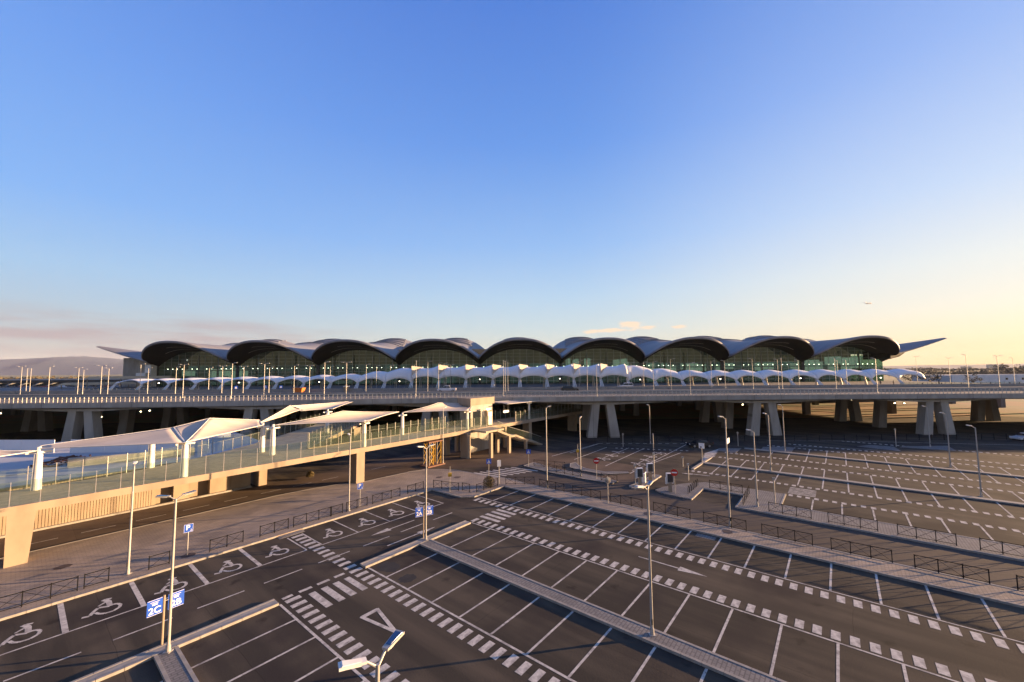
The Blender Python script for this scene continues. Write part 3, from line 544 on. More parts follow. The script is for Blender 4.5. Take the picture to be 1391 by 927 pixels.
roundsign(49.15, 15.55, 2.8, 'round red no-entry sign beside the right-hand barrier cabinet')
def pedsign(v, u, h, label):
    t = thing('pedestrian_crossing_sign', label, 'sign', G(v,u,.12), face(v,u)+.15, 'blue pedestrian crossing signs'); post(t, h)
    b = M().box(-.33,.33,-.05,-.03,h-.68,h-.02).build('panel', BLUE, t)
    M().poly([(-.22,-.053,h-.58),(.22,-.053,h-.58),(0,-.053,h-.13)]).build('white_triangle', WHITES, b)
    m = M().box(-.02,.03,-.056,-.0535,h-.42,h-.28).box(-.08,-.03,-.056,-.0535,h-.55,h-.44).box(.02,.08,-.056,-.0535,h-.55,h-.44); m.tube((0,-.056,h-.24),(0,-.0535,h-.24),.03).build('walking_figure', DARK, b)
pedsign(41.08, 37.6, 2.5, 'blue pedestrian crossing sign by the bush at the pavement corner')
pedsign(49.3, 37.0, 2.55, 'blue pedestrian crossing sign on the far side of the crossing')
t = thing('information_sign', 'narrow white sign on a post right of the bush', 'sign', G(39.55,34.43,.12), face(39.5,34.4)+.2); post(t, 3.05, .05); M().box(-.24,.24,-.06,-.03,2.2,3.0).build('panel', WHITES, t)
t = thing('information_sign', 'white sign with dark foot at the corner of the divider in the right-hand car park', 'sign', G(67.45,17.06,.12), face(67.4,17)-.2); post(t, 3.0, .05); M().box(-.4,.4,-.06,-.03,2.2,3.0).build('panel', WHITES, t); M().box(-.2,.0,-.065,-.0605,2.28,2.5).build('print', DARK, t)
def yellow(v, u, label, h=3.0):
    t = thing('yellow_beacon_post', label, 'beacon', G(v,u,.12), face(v,u)); post(t, h, .03); M().tube((-.22,-.06,h-.95),(.22,-.06,h-.95),.24,.24,12).build('yellow_lamp_box', YEL, t)
yellow(33.4, 36.9, 'thin post with a small yellow box inside the railed pavement corner')
yellow(55.0, 31.8, 'thin post with a small yellow box on the curved island')
t = thing('traffic_mirror', 'round convex traffic mirror on a post in the strip pavement', 'mirror', G(41.07,20.1,.12), face(41,20)+.5); post(t, 2.9, .04)
m = M(); n = 20
for k in range(n):
    a0, a1 = 2*PI*k/n, 2*PI*(k+1)/n
    m.poly([(0,-.16,2.5),(.32*math.cos(a0),-.10,2.5+.32*math.sin(a0)),(.32*math.cos(a1),-.10,2.5+.32*math.sin(a1))])
m.build('mirror_face', mat('mirror_backing', (.42,.40,.38), .25, scale=2, metal=.6), t)
M().tube((0,-.09,2.5),(0,-.03,2.5),.36,.30,20).build('rim', GALV, t)
for v, u, h, lb in ((49.5,20.47,2.6,'grey camera post at the front of the ticket island'),(54.6,19.9,3.3,'slim grey camera post at the back of the ticket island'),(55.9,15.9,2.2,'grey loop-detector post behind the right barrier cabinet'),(63.2,18.7,1.5,'short grey bollard light near the white corner sign'),(51.9,6.0,2.8,'slim post at the kerb corner of the right-hand car park'),(72.4,32.1,2.5,'post at the back of the centre car park, left of the viaduct leg'),(72.4,26.4,3.0,'post with a small sign in the middle of the centre car park'),(85.9,15.3,2.6,'small signpost on the pale pad before the viaduct'),(102,-7.5,3.3,'grey post with cross plate on the distant pale pad')):
    t = thing('slim_post', lb, 'post', G(v,u,.1), face(v,u)); post(t, h, .06); M().box(-.14,.14,-.12,.05,h-.28,h).build('head_unit', GALV, t)
# barrier cabinets
def cabinet(v, u, label, back=True):
    t = thing('ticket_cabinet', label, 'ticket machine', G(v,u,.12), face(v,u)+.35, 'parking barrier equipment')
    M().box(-.16,.16,-.2,.2,0,1.15).build('pedestal', CREAM, t)
    b = M().box(-.38,.38,-.16,.26,1.0,2.15).build('cabinet', WHITEM, t); M().box(-.33,.33,-.165,-.161,1.1,2.1).build('dark_screen', DARK, b)
    M().box(-.5,-.4,-.1,.1,.9,1.7).build('side_panel', WHITEM, t)
cabinet(49.7, 19.95, 'cream ticket cabinet with a dark front on the left of the exit lane'); cabinet(53.0, 19.85, 'ticket cabinet with a dark front further back on the ticket island')
cabinet(49.5, 16.2, 'ticket cabinet with a dark front beside the right no-entry sign')
t = thing('barrier_arm_post', 'short barrier housing with red-tipped folded arm on the ticket island', 'barrier', G(51.4,20.1,.12), YAW)
M().box(-.2,.2,-.2,.2,0,1.1).build('housing', WHITEM, t); M().bar((0,0,1.0),(2.4,.2,1.25),.08,.12).build('arm', WHITES, t); M().bar((2.0,.17,1.215),(2.4,.2,1.25),.09,.13).build('red_tip', RED, t)
t = thing('bicycle_stand', 'row of dark steel hoops on the paving beside the sunken recess', 'bike rack', G(49.9,14.3,.12), YAW)
for k in range(6):
    m = M(); P = [(k*.75,0,0),(k*.75,0,.6),(k*.75+.25,0,.9),(k*.75+.5,0,.6),(k*.75+.5,0,0)]
    for a, b in zip(P[:-1], P[1:]): m.tube(a, b, .03)
    m.build('hoop', BLACKM, t)
# ================================================================== GUARD RAILS
def rail_meshes(L=1.19, h=.95):
    return dict(post=M().box(-.027,.027,-.027,.027,0,h+.03).mesh('post', BLACKM), top=M().box(.027,L-.027,-.018,.018,h-.045,h).mesh('top_rail', BLACKM),
        bot=M().box(.027,L-.027,-.015,.015,.10,.135).mesh('bottom_rail', BLACKM),
        br=M().bar((.03,.012,.14),(L-.03,.012,h-.05),.015,.022).mesh('brace', BLACKM), br2=M().bar((.03,-.012,h-.05),(L-.03,-.012,.14),.015,.022).mesh('brace', BLACKM))
RM = rail_meshes()
gcount = [0]
def guard(v, u, dv, du, nb, label, step=1.19):
    ang = math.atan2(du, dv)+YAW
    t = thing('guard_rail', label, 'railing', G(v,u,.12), ang, 'black pedestrian guard rails')
    for k in range(nb+1): link('post', RM['post'], t, (k*step,0,0))
    for k in range(nb):
        s_ = step/1.19
        for nm, key in (('top_rail','top'),('bottom_rail','bot'),('brace','br'),('brace','br2')):
            o = link(nm, RM[key], t, (k*step,0,0)); o.scale = (s_,1,1)
k = 0; u = 29.6
while u > -34:
    w_ = ('left of' if u > 9.5 else 'right of')
    guard(41.7, u, 0, -1, 3, '%s X-braced guard rail %s the tall lamp post on the strip pavement' % (ORD[min(19, int(abs(u-8.6)/4.76))], w_), 1.18); u -= 4.74
k = 0
for v0, nb in ((-9.6,3),(-5.0,3),(-.3,3),(3.55,1),(6.83,1),(10.54,2),(14.18,2),(16.98,3),(20.6,1),(22.2,2),(25.2,3),(29.8,2)):
    guard(v0, 40.3, 1, 0, nb, 'guard rail behind the disabled bays, %s from the left' % ORD[k], 1.17 if nb < 3 else 1.18); k += 1
guard(33.3, 39.8, .3, -1, 3, 'guard rail on the left of the notch in the pavement corner'); guard(34.7, 36.1, .05, -1, 1, 'short guard rail beside the dropped kerb'); guard(35.2, 34.2, 1, -.05, 3, 'guard rail on the right of the notch in the pavement corner', 1.2)
guard(39.9, 33.6, .6, -.8, 3, 'guard rail right of the white information sign', 1.2)
for k in range(7): guard(48.85, 6.2-4.74*k, 0, -1, 3, 'guard rail on the pale paving of the right-hand car park, %s from the recess' % ORD[k], 1.15)
guard(53.9, 12.9, 0, -1, 3, 'guard rail along the back of the sunken recess', 1.17); guard(49.4, 8.6, 1, .03, 4, 'guard rail down the right side of the sunken recess', 1.2)
guard(48.9, 27.8, -.02, 1, 4, 'guard rail on the island left of the no-entry sign', 1.3); guard(49.0, 24.9, .02, -1, 2, 'guard rail on the island right of the no-entry sign', 1.1); guard(50.0, 36.5, .3, -1, 3, 'guard rail behind the far pedestrian crossing sign', 1.6)
# low dark fence before the viaduct
t = thing('boundary_fence', 'long low dark mesh fence at the foot of the viaduct legs', 'fence', (14,81.5,0), 0)
FP = M().box(-.03,.03,-.03,.03,0,1.2).mesh('post', BLACKM)
for k in range(44): link('post', FP, t, (k*2.5,0,0))
m = M()
for z in (.15,.5,.85,1.15): m.box(0,107.5,-.012,.012,z,z+.03)
m.build('wires', BLACKM, t)
# ================================================================== ELEVATED GLASS WALKWAY
wk = thing('elevated_walkway', 'cream elevated walkway with green glass sides crossing the left of the scene', 'footbridge', (0,0,0), YAW)
ZD = 4.52
FLOOR = mat('walkway_paving', (.40, .34, .24), .8, (.33, .28, .195), scale=1.5, brick=(1.2, .4, .02, .7), detail=6, bump=.2)
poly_near = [(-30,49.3),(92,49.3),(92,54.6),(24.5,54.6),(47,78),(70,104),(66,108),(43,84),(21,64.4),(16,60.8),(11.8,58.5),(6,56.2),(-30,56.2)]
M().prism(poly_near, ZD-.22, ZD).build('deck', FLOOR, wk)
M().box(-30,92,49.0,49.3,ZD-.50,ZD+.10).build('fascia', CREAM, wk)
M().prism([(-30,50.7),(92,50.7),(92,54.0),(-30,54.0)], ZD-.62, ZD-.22).build('girder', CREAM, wk)
def fascia_seg(a, b):
    a = Vector(a); b = Vector(b); d = (b-a).normalized(); s_ = Vector((-d.y, d.x))*.15
    M().prism([a-s_, b-s_, b+s_, a+s_], ZD-.5, ZD+.08).build('fascia', CREAM, wk)
fascia_seg((24.5,54.62),(47,78)); fascia_seg((47,78),(70,104)); fascia_seg((24.6,54.62),(92,54.62))
PANES = {}
def balustrade(a, b, step, h=1.75, z=ZD+.1, par=wk, plain=False):
    a = Vector(a); b = Vector(b); L = (b-a).length; n = max(1, round(L/step)); st = L/n; ang = math.atan2(b.y-a.y, b.x-a.x)
    key = (round(st,2), h, plain)
    if key not in PANES:
        PANES[key] = (M().box(.04,st-.04,-.008,.008,.04,h-.28).mesh('glass_pane', PANE), (M().box(-.012,.012,-.012,.012,.05,h-.3).box(-.07,.07,-.05,.0,-.12,.02) if plain else M().box(-.025,.025,-.03,.02,-.1,h-.12)).mesh('post', GALV), M().tube((0,.05,1.25),(st,.05,1.25),.022,n=6).mesh('handrail', GALV))
    pm, po, hr = PANES[key]
    for k in range(n+1):
        p = a+(b-a)*k/n
        link('post', po, par, (p.x,p.y,z), ang)
        if k < n: link('glass_pane', pm, par, (p.x,p.y,z), ang)
        if k < n and not plain: link('handrail', hr, par, (p.x,p.y,z), ang)
balustrade((-9,49.15),(54.6,49.15), 1.5, 2.1, plain=True); balustrade((61.5,49.15),(91.5,49.15), 1.5, 2.1)
balustrade((-9,56.1),(6,56.1), 1.6, 2.0); balustrade((6,56.1),(11.8,58.4), 1.6, 2.0); balustrade((11.8,58.4),(21,64.3), 1.6, 2.0); balustrade((21,64.3),(43,84), 1.8, 2.0)
balustrade((24.6,54.5),(54,54.5), 1.5, 2.1); balustrade((24.6,54.9),(47,78), 1.6, 2.1); balustrade((60,54.5),(91.5,54.5), 1.6, 2.1)
def wpier(v0, v1, u0, u1, lab=None):
    o = M().box(v0, v1, u0, u1, 0, ZD-.45).build('pier', CREAM, wk)
    return o
M().hexa([(.05,49.25,0),(1.2,49.25,0),(1.2,50.6,0),(.05,50.6,0)], [(.0,49.0,ZD-.5),(1.45,49.0,ZD-.5),(1.45,50.6,ZD-.5),(.0,50.6,ZD-.5)]).build('pier', CREAM, wk)
wpier(20.1, 21.2, 58.6, 62.6); wpier(28.35, 29.5, 49.2, 50.6); wpier(47.8, 48.5, 48.5, 50.2); wpier(66.3, 67.2, 49.5, 51.2); wpier(84.5, 85.5, 49.5, 51.5); wpier(47.6, 48.4, 53.5, 54.6); wpier(40, 41.2, 70.5, 73)
M().hexa([(17.5,58,ZD-1.1),(22,58.6,ZD-1.1),(22,62.8,ZD-1.1),(18,62,ZD-1.1)],[(15.5,57,ZD-.5),(24,57,ZD-.5),(24,64,ZD-.5),(19,63,ZD-.5)]).build('pier_cap', CREAM, wk)
M().prism([(13,56.2),(25,56.2),(25.5,60),(21,64),(16,60.6)], ZD-.9, ZD-.23).build('branch_girder', CREAM, wk)
# ---- retaining wall with upright ribs under the walkway
rw = thing('ribbed_retaining_wall', 'sunlit cream wall with upright ribs below the walkway', 'wall', (0,0,0), YAW)
M().box(-45,10.3,59.15,59.6,0,ZD-.23).build('wall', CREAM, rw); M().box(-45,19.5,58.75,59.1,0,.18).build('plinth', KERB, rw)
m = M(); v = -30
while v < 10.1: m.box(v, v+.172, 59.08, 59.148, .18, ZD-.24); v += .21
m.build('ribs', CREAM, rw, kind='stuff')
for v0, v1 in ((11.8,13.3),(15.2,17.3),(17.34,19.5)): M().box(v0, v1, 59.15, 59.99, 0, ZD-.24).build('buttress', CREAM, rw)
M().box(10.3,19.6,60.0,60.3,0,ZD-.24).build('recessed_wall', CREAM, rw)
# ---- terrace, building site
M().prism([(-50,59.7),(10,60.9),(19,64),(26,74),(27,92),(0,104),(-50,112)], 0, 3.2).build('site_terrace', SITE, rot=YAW, kind='structure')
def hoard(v0, u0, v1, u1, z, h, label):
    a = G(v0,u0,z); b = G(v1,u1,z); L = (b-a).length; n = max(2, round(L/2.4)); st = L/n
    t = thing('site_hoarding', label, 'hoarding', a, math.atan2(b.y-a.y, b.x-a.x), 'white site hoardings')
    pm = M().box(.02,st-.02,-.03,.03,0,h).mesh('panel', HOARD)
    for k in range(n): link('panel', pm, t, (k*st,0,0))
def toG(X, Y): return X*math.cos(YAW)+Y*math.sin(YAW), -X*math.sin(YAW)+Y*math.cos(YAW)
hoard(*toG(-84,59.5), *toG(-66.5,59), 3.2, 1.85, 'bluish white hoarding at the far left of the building site'); hoard(*toG(-64,58.8), *toG(-44,58.8), 3.2, 1.9, 'long white hoarding just behind the front edge of the large canopy'); hoard(*toG(-62,66), *toG(-50,72), 3.2, 1.3, 'second pale hoarding further back towards the viaduct legs')
M().tube((-62,65.9,4.6),(-50,71.9,4.6),.12).build('red_pipe', RED, bpy.data.objects['site_terrace'])
rb = M()
for k in range(70):
    a = random.uniform(0,2*PI); r = random.random()**.6; p = G(4.6+2.6*r*math.cos(a), 77.5+2.4*r*math.sin(a), 3.2); s_ = random.uniform(.15,.5); z = p.z+max(0,(1-r))*.7
    d = Vector((random.uniform(-1,1),random.uniform(-1,1),random.uniform(-.2,.4))).normalized()*s_*1.6
    rb.bar(p+Vector((0,0,z-3.2+.1))-d, p+Vector((0,0,z-3.2+.1))+d, s_*.5, s_*.35)
tag(rb.build('rubble_heap', DEBR, kind='stuff'), 'heap of reddish rubble and timber on the pale site ground', 'rubble')
t = thing('site_wall', 'low grey concrete wall between the rubble and the walkway railing', 'wall', (0,0,0), YAW); M().prism([(4.5,74.6),(10,72),(16,70.2),(16,69.8),(10,71.6),(4.4,74.2)], 3.2, 4.2).build('concrete_wall', CONC, t)
# ================================================================== WALKWAY CANOPIES
def memb(c, sag=.25, n=12, es=.10):
    "four-cornered saddle membrane with sagging edges: corners in order around"
    c = [Vector(p) for p in c]
    def f(a, b):
        P = (c[0]*(1-a)+c[1]*a)*(1-b)+(c[3]*(1-a)+c[2]*a)*b
        mid = (c[0]+c[1]+c[2]+c[3])/4
        e = (4*a*(1-a))*(1-4*b*(1-b))*es+(4*b*(1-b))*(1-4*a*(1-a))*es
        P = P+(mid-P)*e
        P = P+Vector((0,0,-sag*4*a*(1-a)*4*b*(1-b)))
        return P
    m = M(); m.grid(f, n, n); return m
def canopy(corners, cols, label, sag=.3, es=.10):
    t = thing('fabric_canopy', label, 'canopy', (0,0,0), YAW, 'white fabric canopies over the walkway')
    for c in (corners if isinstance(corners[0][0], tuple) else [corners]):
        o = memb(c, sag, es=es).build('membrane', FABRIC, t, smooth=True)
        md = o.modifiers.new('thickness', 'SOLIDIFY'); md.thickness = .05
        e = M()
        for a, b in zip(c, c[1:]+c[:1]):
            P0 = Vector(a); P1 = Vector(b); mid = (Vector(c[0])+Vector(c[1])+Vector(c[2])+Vector(c[3]))/4; last = P0
            for k in range(1, 9):
                s_ = k/8; P = P0.lerp(P1, s_); P = P+(mid-P)*(4*s_*(1-s_)*es); e.tube(last, P, .03, n=6, cap=False); last = P
        e.build('edge_cable', WHITEM, t)
    for (v, u, z0, z1) in cols:
        c_ = M().tube((v,u,z0),(v,u,z1-.35), .23, .18, 12).build('column', WHITEM, t)
        M().tube((v-.27,u,z0),(v-.2,u,z1-.5),.06,n=6).tube((v+.27,u,z0),(v+.2,u,z1-.5),.06,n=6).build('stiffener', WHITEM, c_)
        M().box(v-.75,v+.75,u-.1,u+.1,z1-.42,z1-.26).box(v-.1,v+.1,u-.5,u+.5,z1-.36,z1-.2).tube((v,u,z1-.26),(v,u,z1+.12),.14,n=8).build('column_head', WHITEM, c_)
    return t
# corners (v, u, z)
canopy([((-8.5,54,8.1),(-7.8,48.2,8.0),(1.5,54.9,7.9),(-1,56,8.3))], [(1.5,54.9,ZD,8.1)], 'leftmost canopy, entering from the left edge and ending at a clustered column')
canopy([((1.5,54.8,8.1),(10.3,48.2,8.05),(10.5,54.0,8.95),(1.6,55.8,8.2)), ((10.3,48.2,8.05),(12.3,52,8.6),(13.6,54.2,9.6),(10.5,54.05,8.97)), ((10.32,48.2,8.07),(18.9,54.2,8.25),(20.4,59.5,8.35),(13.62,54.2,9.6))], [(10.6,49.6,ZD,8.1),(9.45,57.6,ZD,8.0)], 'large canopy over the wide left part of the walkway, held by the white central column', .12, .012)
canopy([((20.3,54.2,8.1),(29.3,48.2,8.05),(38.3,54.2,8.2),(29.0,54.2,9.1))], [(29.6,49.6,ZD,8.0),(20.1,54.2,ZD,8.1)], 'kite-shaped canopy above the square cream pier')
canopy([((39.0,54.2,8.05),(48.2,48.4,7.9),(57,54.5,8.3),(46.6,54.6,9.05))], [(48.8,49.6,ZD,7.9),(39.1,54.4,ZD,7.9)], 'canopy ending at the concrete lift tower')
canopy([((18.9,56.8,8.0),(24.6,63.4,8.3),(28.6,66.5,8.6),(27.8,68.4,9.3))], [(20,57.2,ZD,8.0)], 'narrow canopy at the start of the branch walkway')
canopy([((27.8,68.2,9.2),(29.2,67.9,8.3),(33.6,66.0,8.4),(46,80,8.4))], [(32.6,65.8,ZD,8.3)], 'canopy on the branch walkway close under the viaduct')
canopy([((58.5,53.5,8.4),(59,49.2,8.2),(74,49.4,8.0),(76,53.5,8.1))], [(67.3,50.2,ZD,8.1)], 'flat canopy right of the lift tower, running towards the viaduct', .1)
# ---- lift tower, stairs, columns
tw = thing('lift_tower', 'concrete lift tower with a sunlit parapet where the walkway canopies end', 'tower', (0,0,0), YAW)
M().box(51.6,57.4,51.6,54.4,0,8.35).build('shaft', CONC, tw); M().box(51.3,57.7,51.3,54.7,8.35,9.6).build('parapet', CREAM, tw)
M().box(55.3,56.7,50.9,51.597,ZD,7.2).build('lobby_frame', CREAM, tw); M().box(55.5,56.5,50.85,50.897,ZD+.02,6.9).build('door', GALV, tw)
M().box(52.2,54.2,51.56,51.597,ZD,7.2).build('glazed_door', CARG, tw)
lt = thing('wall_lamp', 'lit lamp box in front of the lift tower lobby', 'lamp', G(55.0,50.4,7.35), YAW); M().box(-.3,.3,-.12,.12,.05,.24).build('lamp_glass', LAMPG, lt); M().box(-.55,.55,-.15,.15,.25,.32).build('hood', GALV, lt)
sb = thing('hanging_sign', 'pale lit board hanging over the walkway right of the lobby', 'sign', G(60.3,50.6,6.6), YAW); M().box(-.8,.8,-.04,.04,-.2,.25).build('board', WHITES, sb); M().tube((-.6,0,.25),(-.6,0,1.6),.02).tube((.6,0,.25),(.6,0,1.6),.02).build('hanger', GALV, sb)
st = thing('walkway_stairs', 'concrete stair with glass sides going down from the walkway to the car park', 'stairs', (0,0,0), YAW)
def flight(v0, z0, v1, z1, n):
    for k in range(n):
        a = v0+(v1-v0)*k/n; b = v0+(v1-v0)*(k+1)/n; z = z0+(z1-z0)*(k+1)/n
        M().box(a, b-.005, 46.0, 48.3, z-.3, z+.16).build('step', CONC, st)
flight(52.4, ZD, 56, 2.9, 9); M().box(56,57.3,46,48.3,2.7,2.95).build('landing', CONC, st); flight(57.3, 2.9, 61.5, 1.35, 9); M().box(61.5,62.3,46,48.3,1.1,1.37).build('landing', CONC, st); flight(62.3, 1.35, 65.6, .0, 8)
M().bar((52.3,45.85,ZD-.2),(56,45.85,2.9),.18,.35).bar((56,45.85,2.85),(57.3,45.85,2.85),.18,.35).bar((57.3,45.85,2.85),(61.5,45.85,1.3),.18,.35).bar((61.5,45.85,1.3),(65.6,45.85,.0),.18,.3).build('stringer', CREAM, st)
m = M()
for (a, za, b, zb) in ((52.3,ZD,56,3.0),(56,3.0,61.5,1.4),(61.5,1.4,65.4,.1)):
    n = 4
    for k in range(n):
        x0 = a+(b-a)*k/n; x1 = a+(b-a)*(k+1)/n-.06; q0 = za+(zb-za)*k/n; q1 = za+(zb-za)*(k+1)/n
        M().hexa([(x0,45.84,q0+.15),(x1,45.84,q1+.15),(x1,45.86,q1+.15),(x0,45.86,q0+.15)], [(x0,45.84,q0+1.4),(x1,45.84,q1+1.4),(x1,45.86,q1+1.4),(x0,45.86,q0+1.4)]).build('glass_pane', PANE, st)
        m.tube((x0,45.85,q0+1.45),(x1,45.85,q1+1.45),.03,n=6)
m.build('handrail', GALV, st)
for v, z in ((50.75,ZD-.4),(55.5,3.0),(60.4,1.6)): M().box(v-.25,v+.25,45.7,46.2,0,z).build('post', CREAM, st)
M().box(49.4,54,45.8,49.0,ZD-.3,ZD).build('landing', FLOOR, st)
for v, u in ((54.5,47.8),(59,49.8),(57,54),(51,54.6),(62,53.8)): M().box(v-.25,v+.25,u-.25,u+.25,0,ZD-.4).build('pier', CREAM, wk)
sc = thing('scaffold_tower', 'temporary yellow scaffold tower propping the walkway on a rusty base', 'scaffold', G(41.2,49.6), YAW)
for x in (-1.1,-.35,.4,1.15):
    for y in (-.7,.7): M().tube((x,y,.25),(x,y,3.6),.05,n=6).build('standard', YEL if x in (-.35,1.15) else GALV, sc)
m = M()
for y in (-.7,.7):
    for k in range(3):
        m.tube((-1.1,y,.3+1.1*k),(-.35,y,1.4+1.1*k),.03,n=6); m.tube((-.35,y,.3+1.1*k),(-1.1,y,1.4+1.1*k),.03,n=6); m.tube((.4,y,.3+1.1*k),(1.15,y,1.4+1.1*k),.03,n=6)
m.build('braces', YEL, sc); M().box(-1.6,1.8,-1,1,0,.2).build('base_slab', RUST, sc); M().box(-1.3,1.4,-.8,.8,3.62,3.8).build('head_beam', RUST, sc)
# bush
def bush(v, u, r, h, label):
    m = M()
    for k in range(900):
        a = random.uniform(0,2*PI); b = random.random()**.5; z = random.random(); rr = r*b*math.sqrt(max(0,1-(z*1.9-.8)**2*.8))
        p = Vector((rr*math.cos(a), rr*math.sin(a), .1+z*h)); d = Vector((random.uniform(-1,1),random.uniform(-1,1),random.uniform(-.3,1))).normalized()*.13; s_ = d.cross(Vector((random.random(),random.random(),random.random()))).normalized()*.06
        m.quad(p, p+d*.5+s_, p+d, p+d*.5-s_)
    t = thing('bush', label, 'plant', G(v,u,.12)); m.build('foliage', LEAF, t, kind='stuff')
    q = M()
    for k in range(7): q.tube((0,0,0),(r*.6*math.cos(k),r*.6*math.sin(k),h*.8),.02,.008,5)
    q.build('stems', BARK, t)
bush(37.9, 34.7, .75, 1.1, 'dry golden bush at the pavement corner beside the blue crossing sign')
bush(26.0, 57.0, .5, .7, 'small dark shrub on the road verge beyond the square pier')
# ================================================================== VIADUCT
ZV = 8.8
edge = [(-320,79),(-160,79),(-101,79.5),(-81,79.6),(-60,80.8),(-40,82.3),(-24,84.1),(-6,85.2),(11.6,86),(48,87),(81.5,86.9),(109,86),(160,84.5),(330,80)]
def ey(x):
    for (a, ya), (b, yb) in zip(edge[:-1], edge[1:]):
        if a <= x <= b: return ya+(yb-ya)*(x-a)/(b-a)
    return edge[-1][1]
vd = thing('road_viaduct', 'long concrete road viaduct on paired slanted legs crossing the whole view', 'viaduct', (0,0,0))
M().prism([(x,y+.3) for x,y in edge]+[(330,119),(-320,119)], ZV-.35, ZV-.1).build('deck', DECKM, vd)
def lofted(prof, name, mt):
    m = M(); xs = [x for x,_ in edge]; i0 = 0; n = len(prof)
    for x in xs:
        for dy, z in prof: m.v.append((x, ey(x)+dy, z))
    for a in range(len(xs)-1):
        for b in range(n): m.f.append((a*n+b, (a+1)*n+b, (a+1)*n+(b+1)%n, a*n+(b+1)%n))
    return m.build(name, mt, vd)
lofted([(0,ZV-.95),(0,ZV+.08),(.45,ZV+.08),(.45,ZV-.95)], 'edge_beam', CONC)
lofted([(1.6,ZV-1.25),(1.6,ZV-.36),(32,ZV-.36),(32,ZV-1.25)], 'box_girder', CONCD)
M().box(-320,330,118.6,119,ZV-.9,ZV+.15).build('far_edge_beam', CONC, vd)
for xc in (-265,-229,-193,-157,-121.6,-86.4,-52.3,-16.5,19.6,55,92.2,128.5,165,201,237,273):
    yc = ey(xc)+1.6
    # haunch: deeper girder near the legs
    M().hexa([(xc-3,yc-.6,ZV-1.75),(xc+3,yc-.6,ZV-1.75),(xc+3,yc+4,ZV-1.75),(xc-3,yc+4,ZV-1.75)], [(xc-14,yc-.6,ZV-1.24),(xc+14,yc-.6,ZV-1.24),(xc+14,yc+4,ZV-1.24),(xc-14,yc+4,ZV-1.24)]).build('haunch', CONC, vd)
    for r, (dy, offs) in enumerate(((0, (-2.5, 2.5)), (11.0, (-2.2,)), (22.5, (-2.4, 2.0)))):
        for o_ in offs:
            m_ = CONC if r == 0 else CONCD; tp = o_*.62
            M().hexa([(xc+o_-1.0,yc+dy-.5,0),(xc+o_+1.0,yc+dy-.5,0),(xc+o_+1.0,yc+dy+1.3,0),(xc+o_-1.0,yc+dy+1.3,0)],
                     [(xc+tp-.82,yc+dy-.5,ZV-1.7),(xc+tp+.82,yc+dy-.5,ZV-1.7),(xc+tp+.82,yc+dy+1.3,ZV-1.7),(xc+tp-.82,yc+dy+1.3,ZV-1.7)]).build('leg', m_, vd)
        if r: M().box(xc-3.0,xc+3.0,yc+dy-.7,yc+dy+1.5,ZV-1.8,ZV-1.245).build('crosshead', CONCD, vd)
# railing on the near edge
rl = thing('bridge_railing', 'pale steel railing along the near edge of the viaduct', 'railing', (0,0,0))
BEIGE = mat('beige_painted_steel', (.58, .54, .45), .6, (.50, .46, .39), scale=2)
RP = M().box(-.045,.045,-.05,.05,0,1.1).mesh('post', BEIGE)
rest = M(); k = 0; x = -150.0; xs_ = []
while x < 175: xs_.append(x); x += .87
xs_.sort(key=lambda q: abs(q-8))
for i, x in enumerate(xs_):
    y = ey(x)+.2
    if i < 290: link('post', RP, rl, (x,y,ZV+.08))
    else: rest.box(x-.045,x+.045,y-.05,y+.05,ZV+.08,ZV+1.18)
rest.build('distant_posts', BEIGE, rl, kind='stuff')
for z, r in ((ZV+1.17,.06),(ZV+.68,.045),(ZV+.22,.035)):
    m = M()
    for (a, ya), (b, yb) in zip(edge[1:-1], edge[2:]): m.tube((a,ya+.2,z),(b,yb+.2,z),r,n=6,cap=False)
    m.build('rail', BEIGE, rl)
for yy, lb in ((97.5,'low concrete barrier between the viaduct carriageways'),(118.7,'grey concrete parapet on the far side of the viaduct road')):
    t = thing('concrete_barrier', lb, 'barrier', (-200,yy,ZV-.1))
    cm = M().prism([(0,-.3),(5.9,-.3),(5.9,.3),(0,.3)],0,.3).hexa([(0,-.14,.3),(5.9,-.14,.3),(5.9,.14,.3),(0,.14,.3)],[(0,-.1,.9),(5.9,-.1,.9),(5.9,.1,.9),(0,.1,.9)]).mesh('barrier_block', KERB)
    for k in range(66): link('barrier_block', cm, t, (k*6,0,0))
# forecourt deck and lane lines on top
fc = thing('forecourt_deck', 'raised forecourt slab between the viaduct and the terminal', 'deck', (0,0,0))
M().box(-250,166,119.02,172,ZV-.35,ZV-.1).build('slab', DECKM, fc); M().box(-250,166,123,172,ZV-.099,ZV+.02).build('kerbed_walk', PAVE2, fc)
m = M()
for y in (91.2,94.5,103,107.5,111.5):
    x = -180
    while x < 200: m.quad((x,y-.07,ZV-.094),(x+(3 if y not in (91.2,111.5) else 11.9),y-.07,ZV-.094),(x+(3 if y not in (91.2,111.5) else 11.9),y+.07,ZV-.094),(x,y+.07,ZV-.094)); x += 12
m.build('lane_lines', PAINT, vd, kind='stuff')
CB = M().box(-.8,.8,-.8,.8,0,ZV-.35).mesh('column', CONCD)
for x in range(-240, 166, 27):
    for y in (128, 144, 160): link('column', CB, fc, (x+9,y,0))
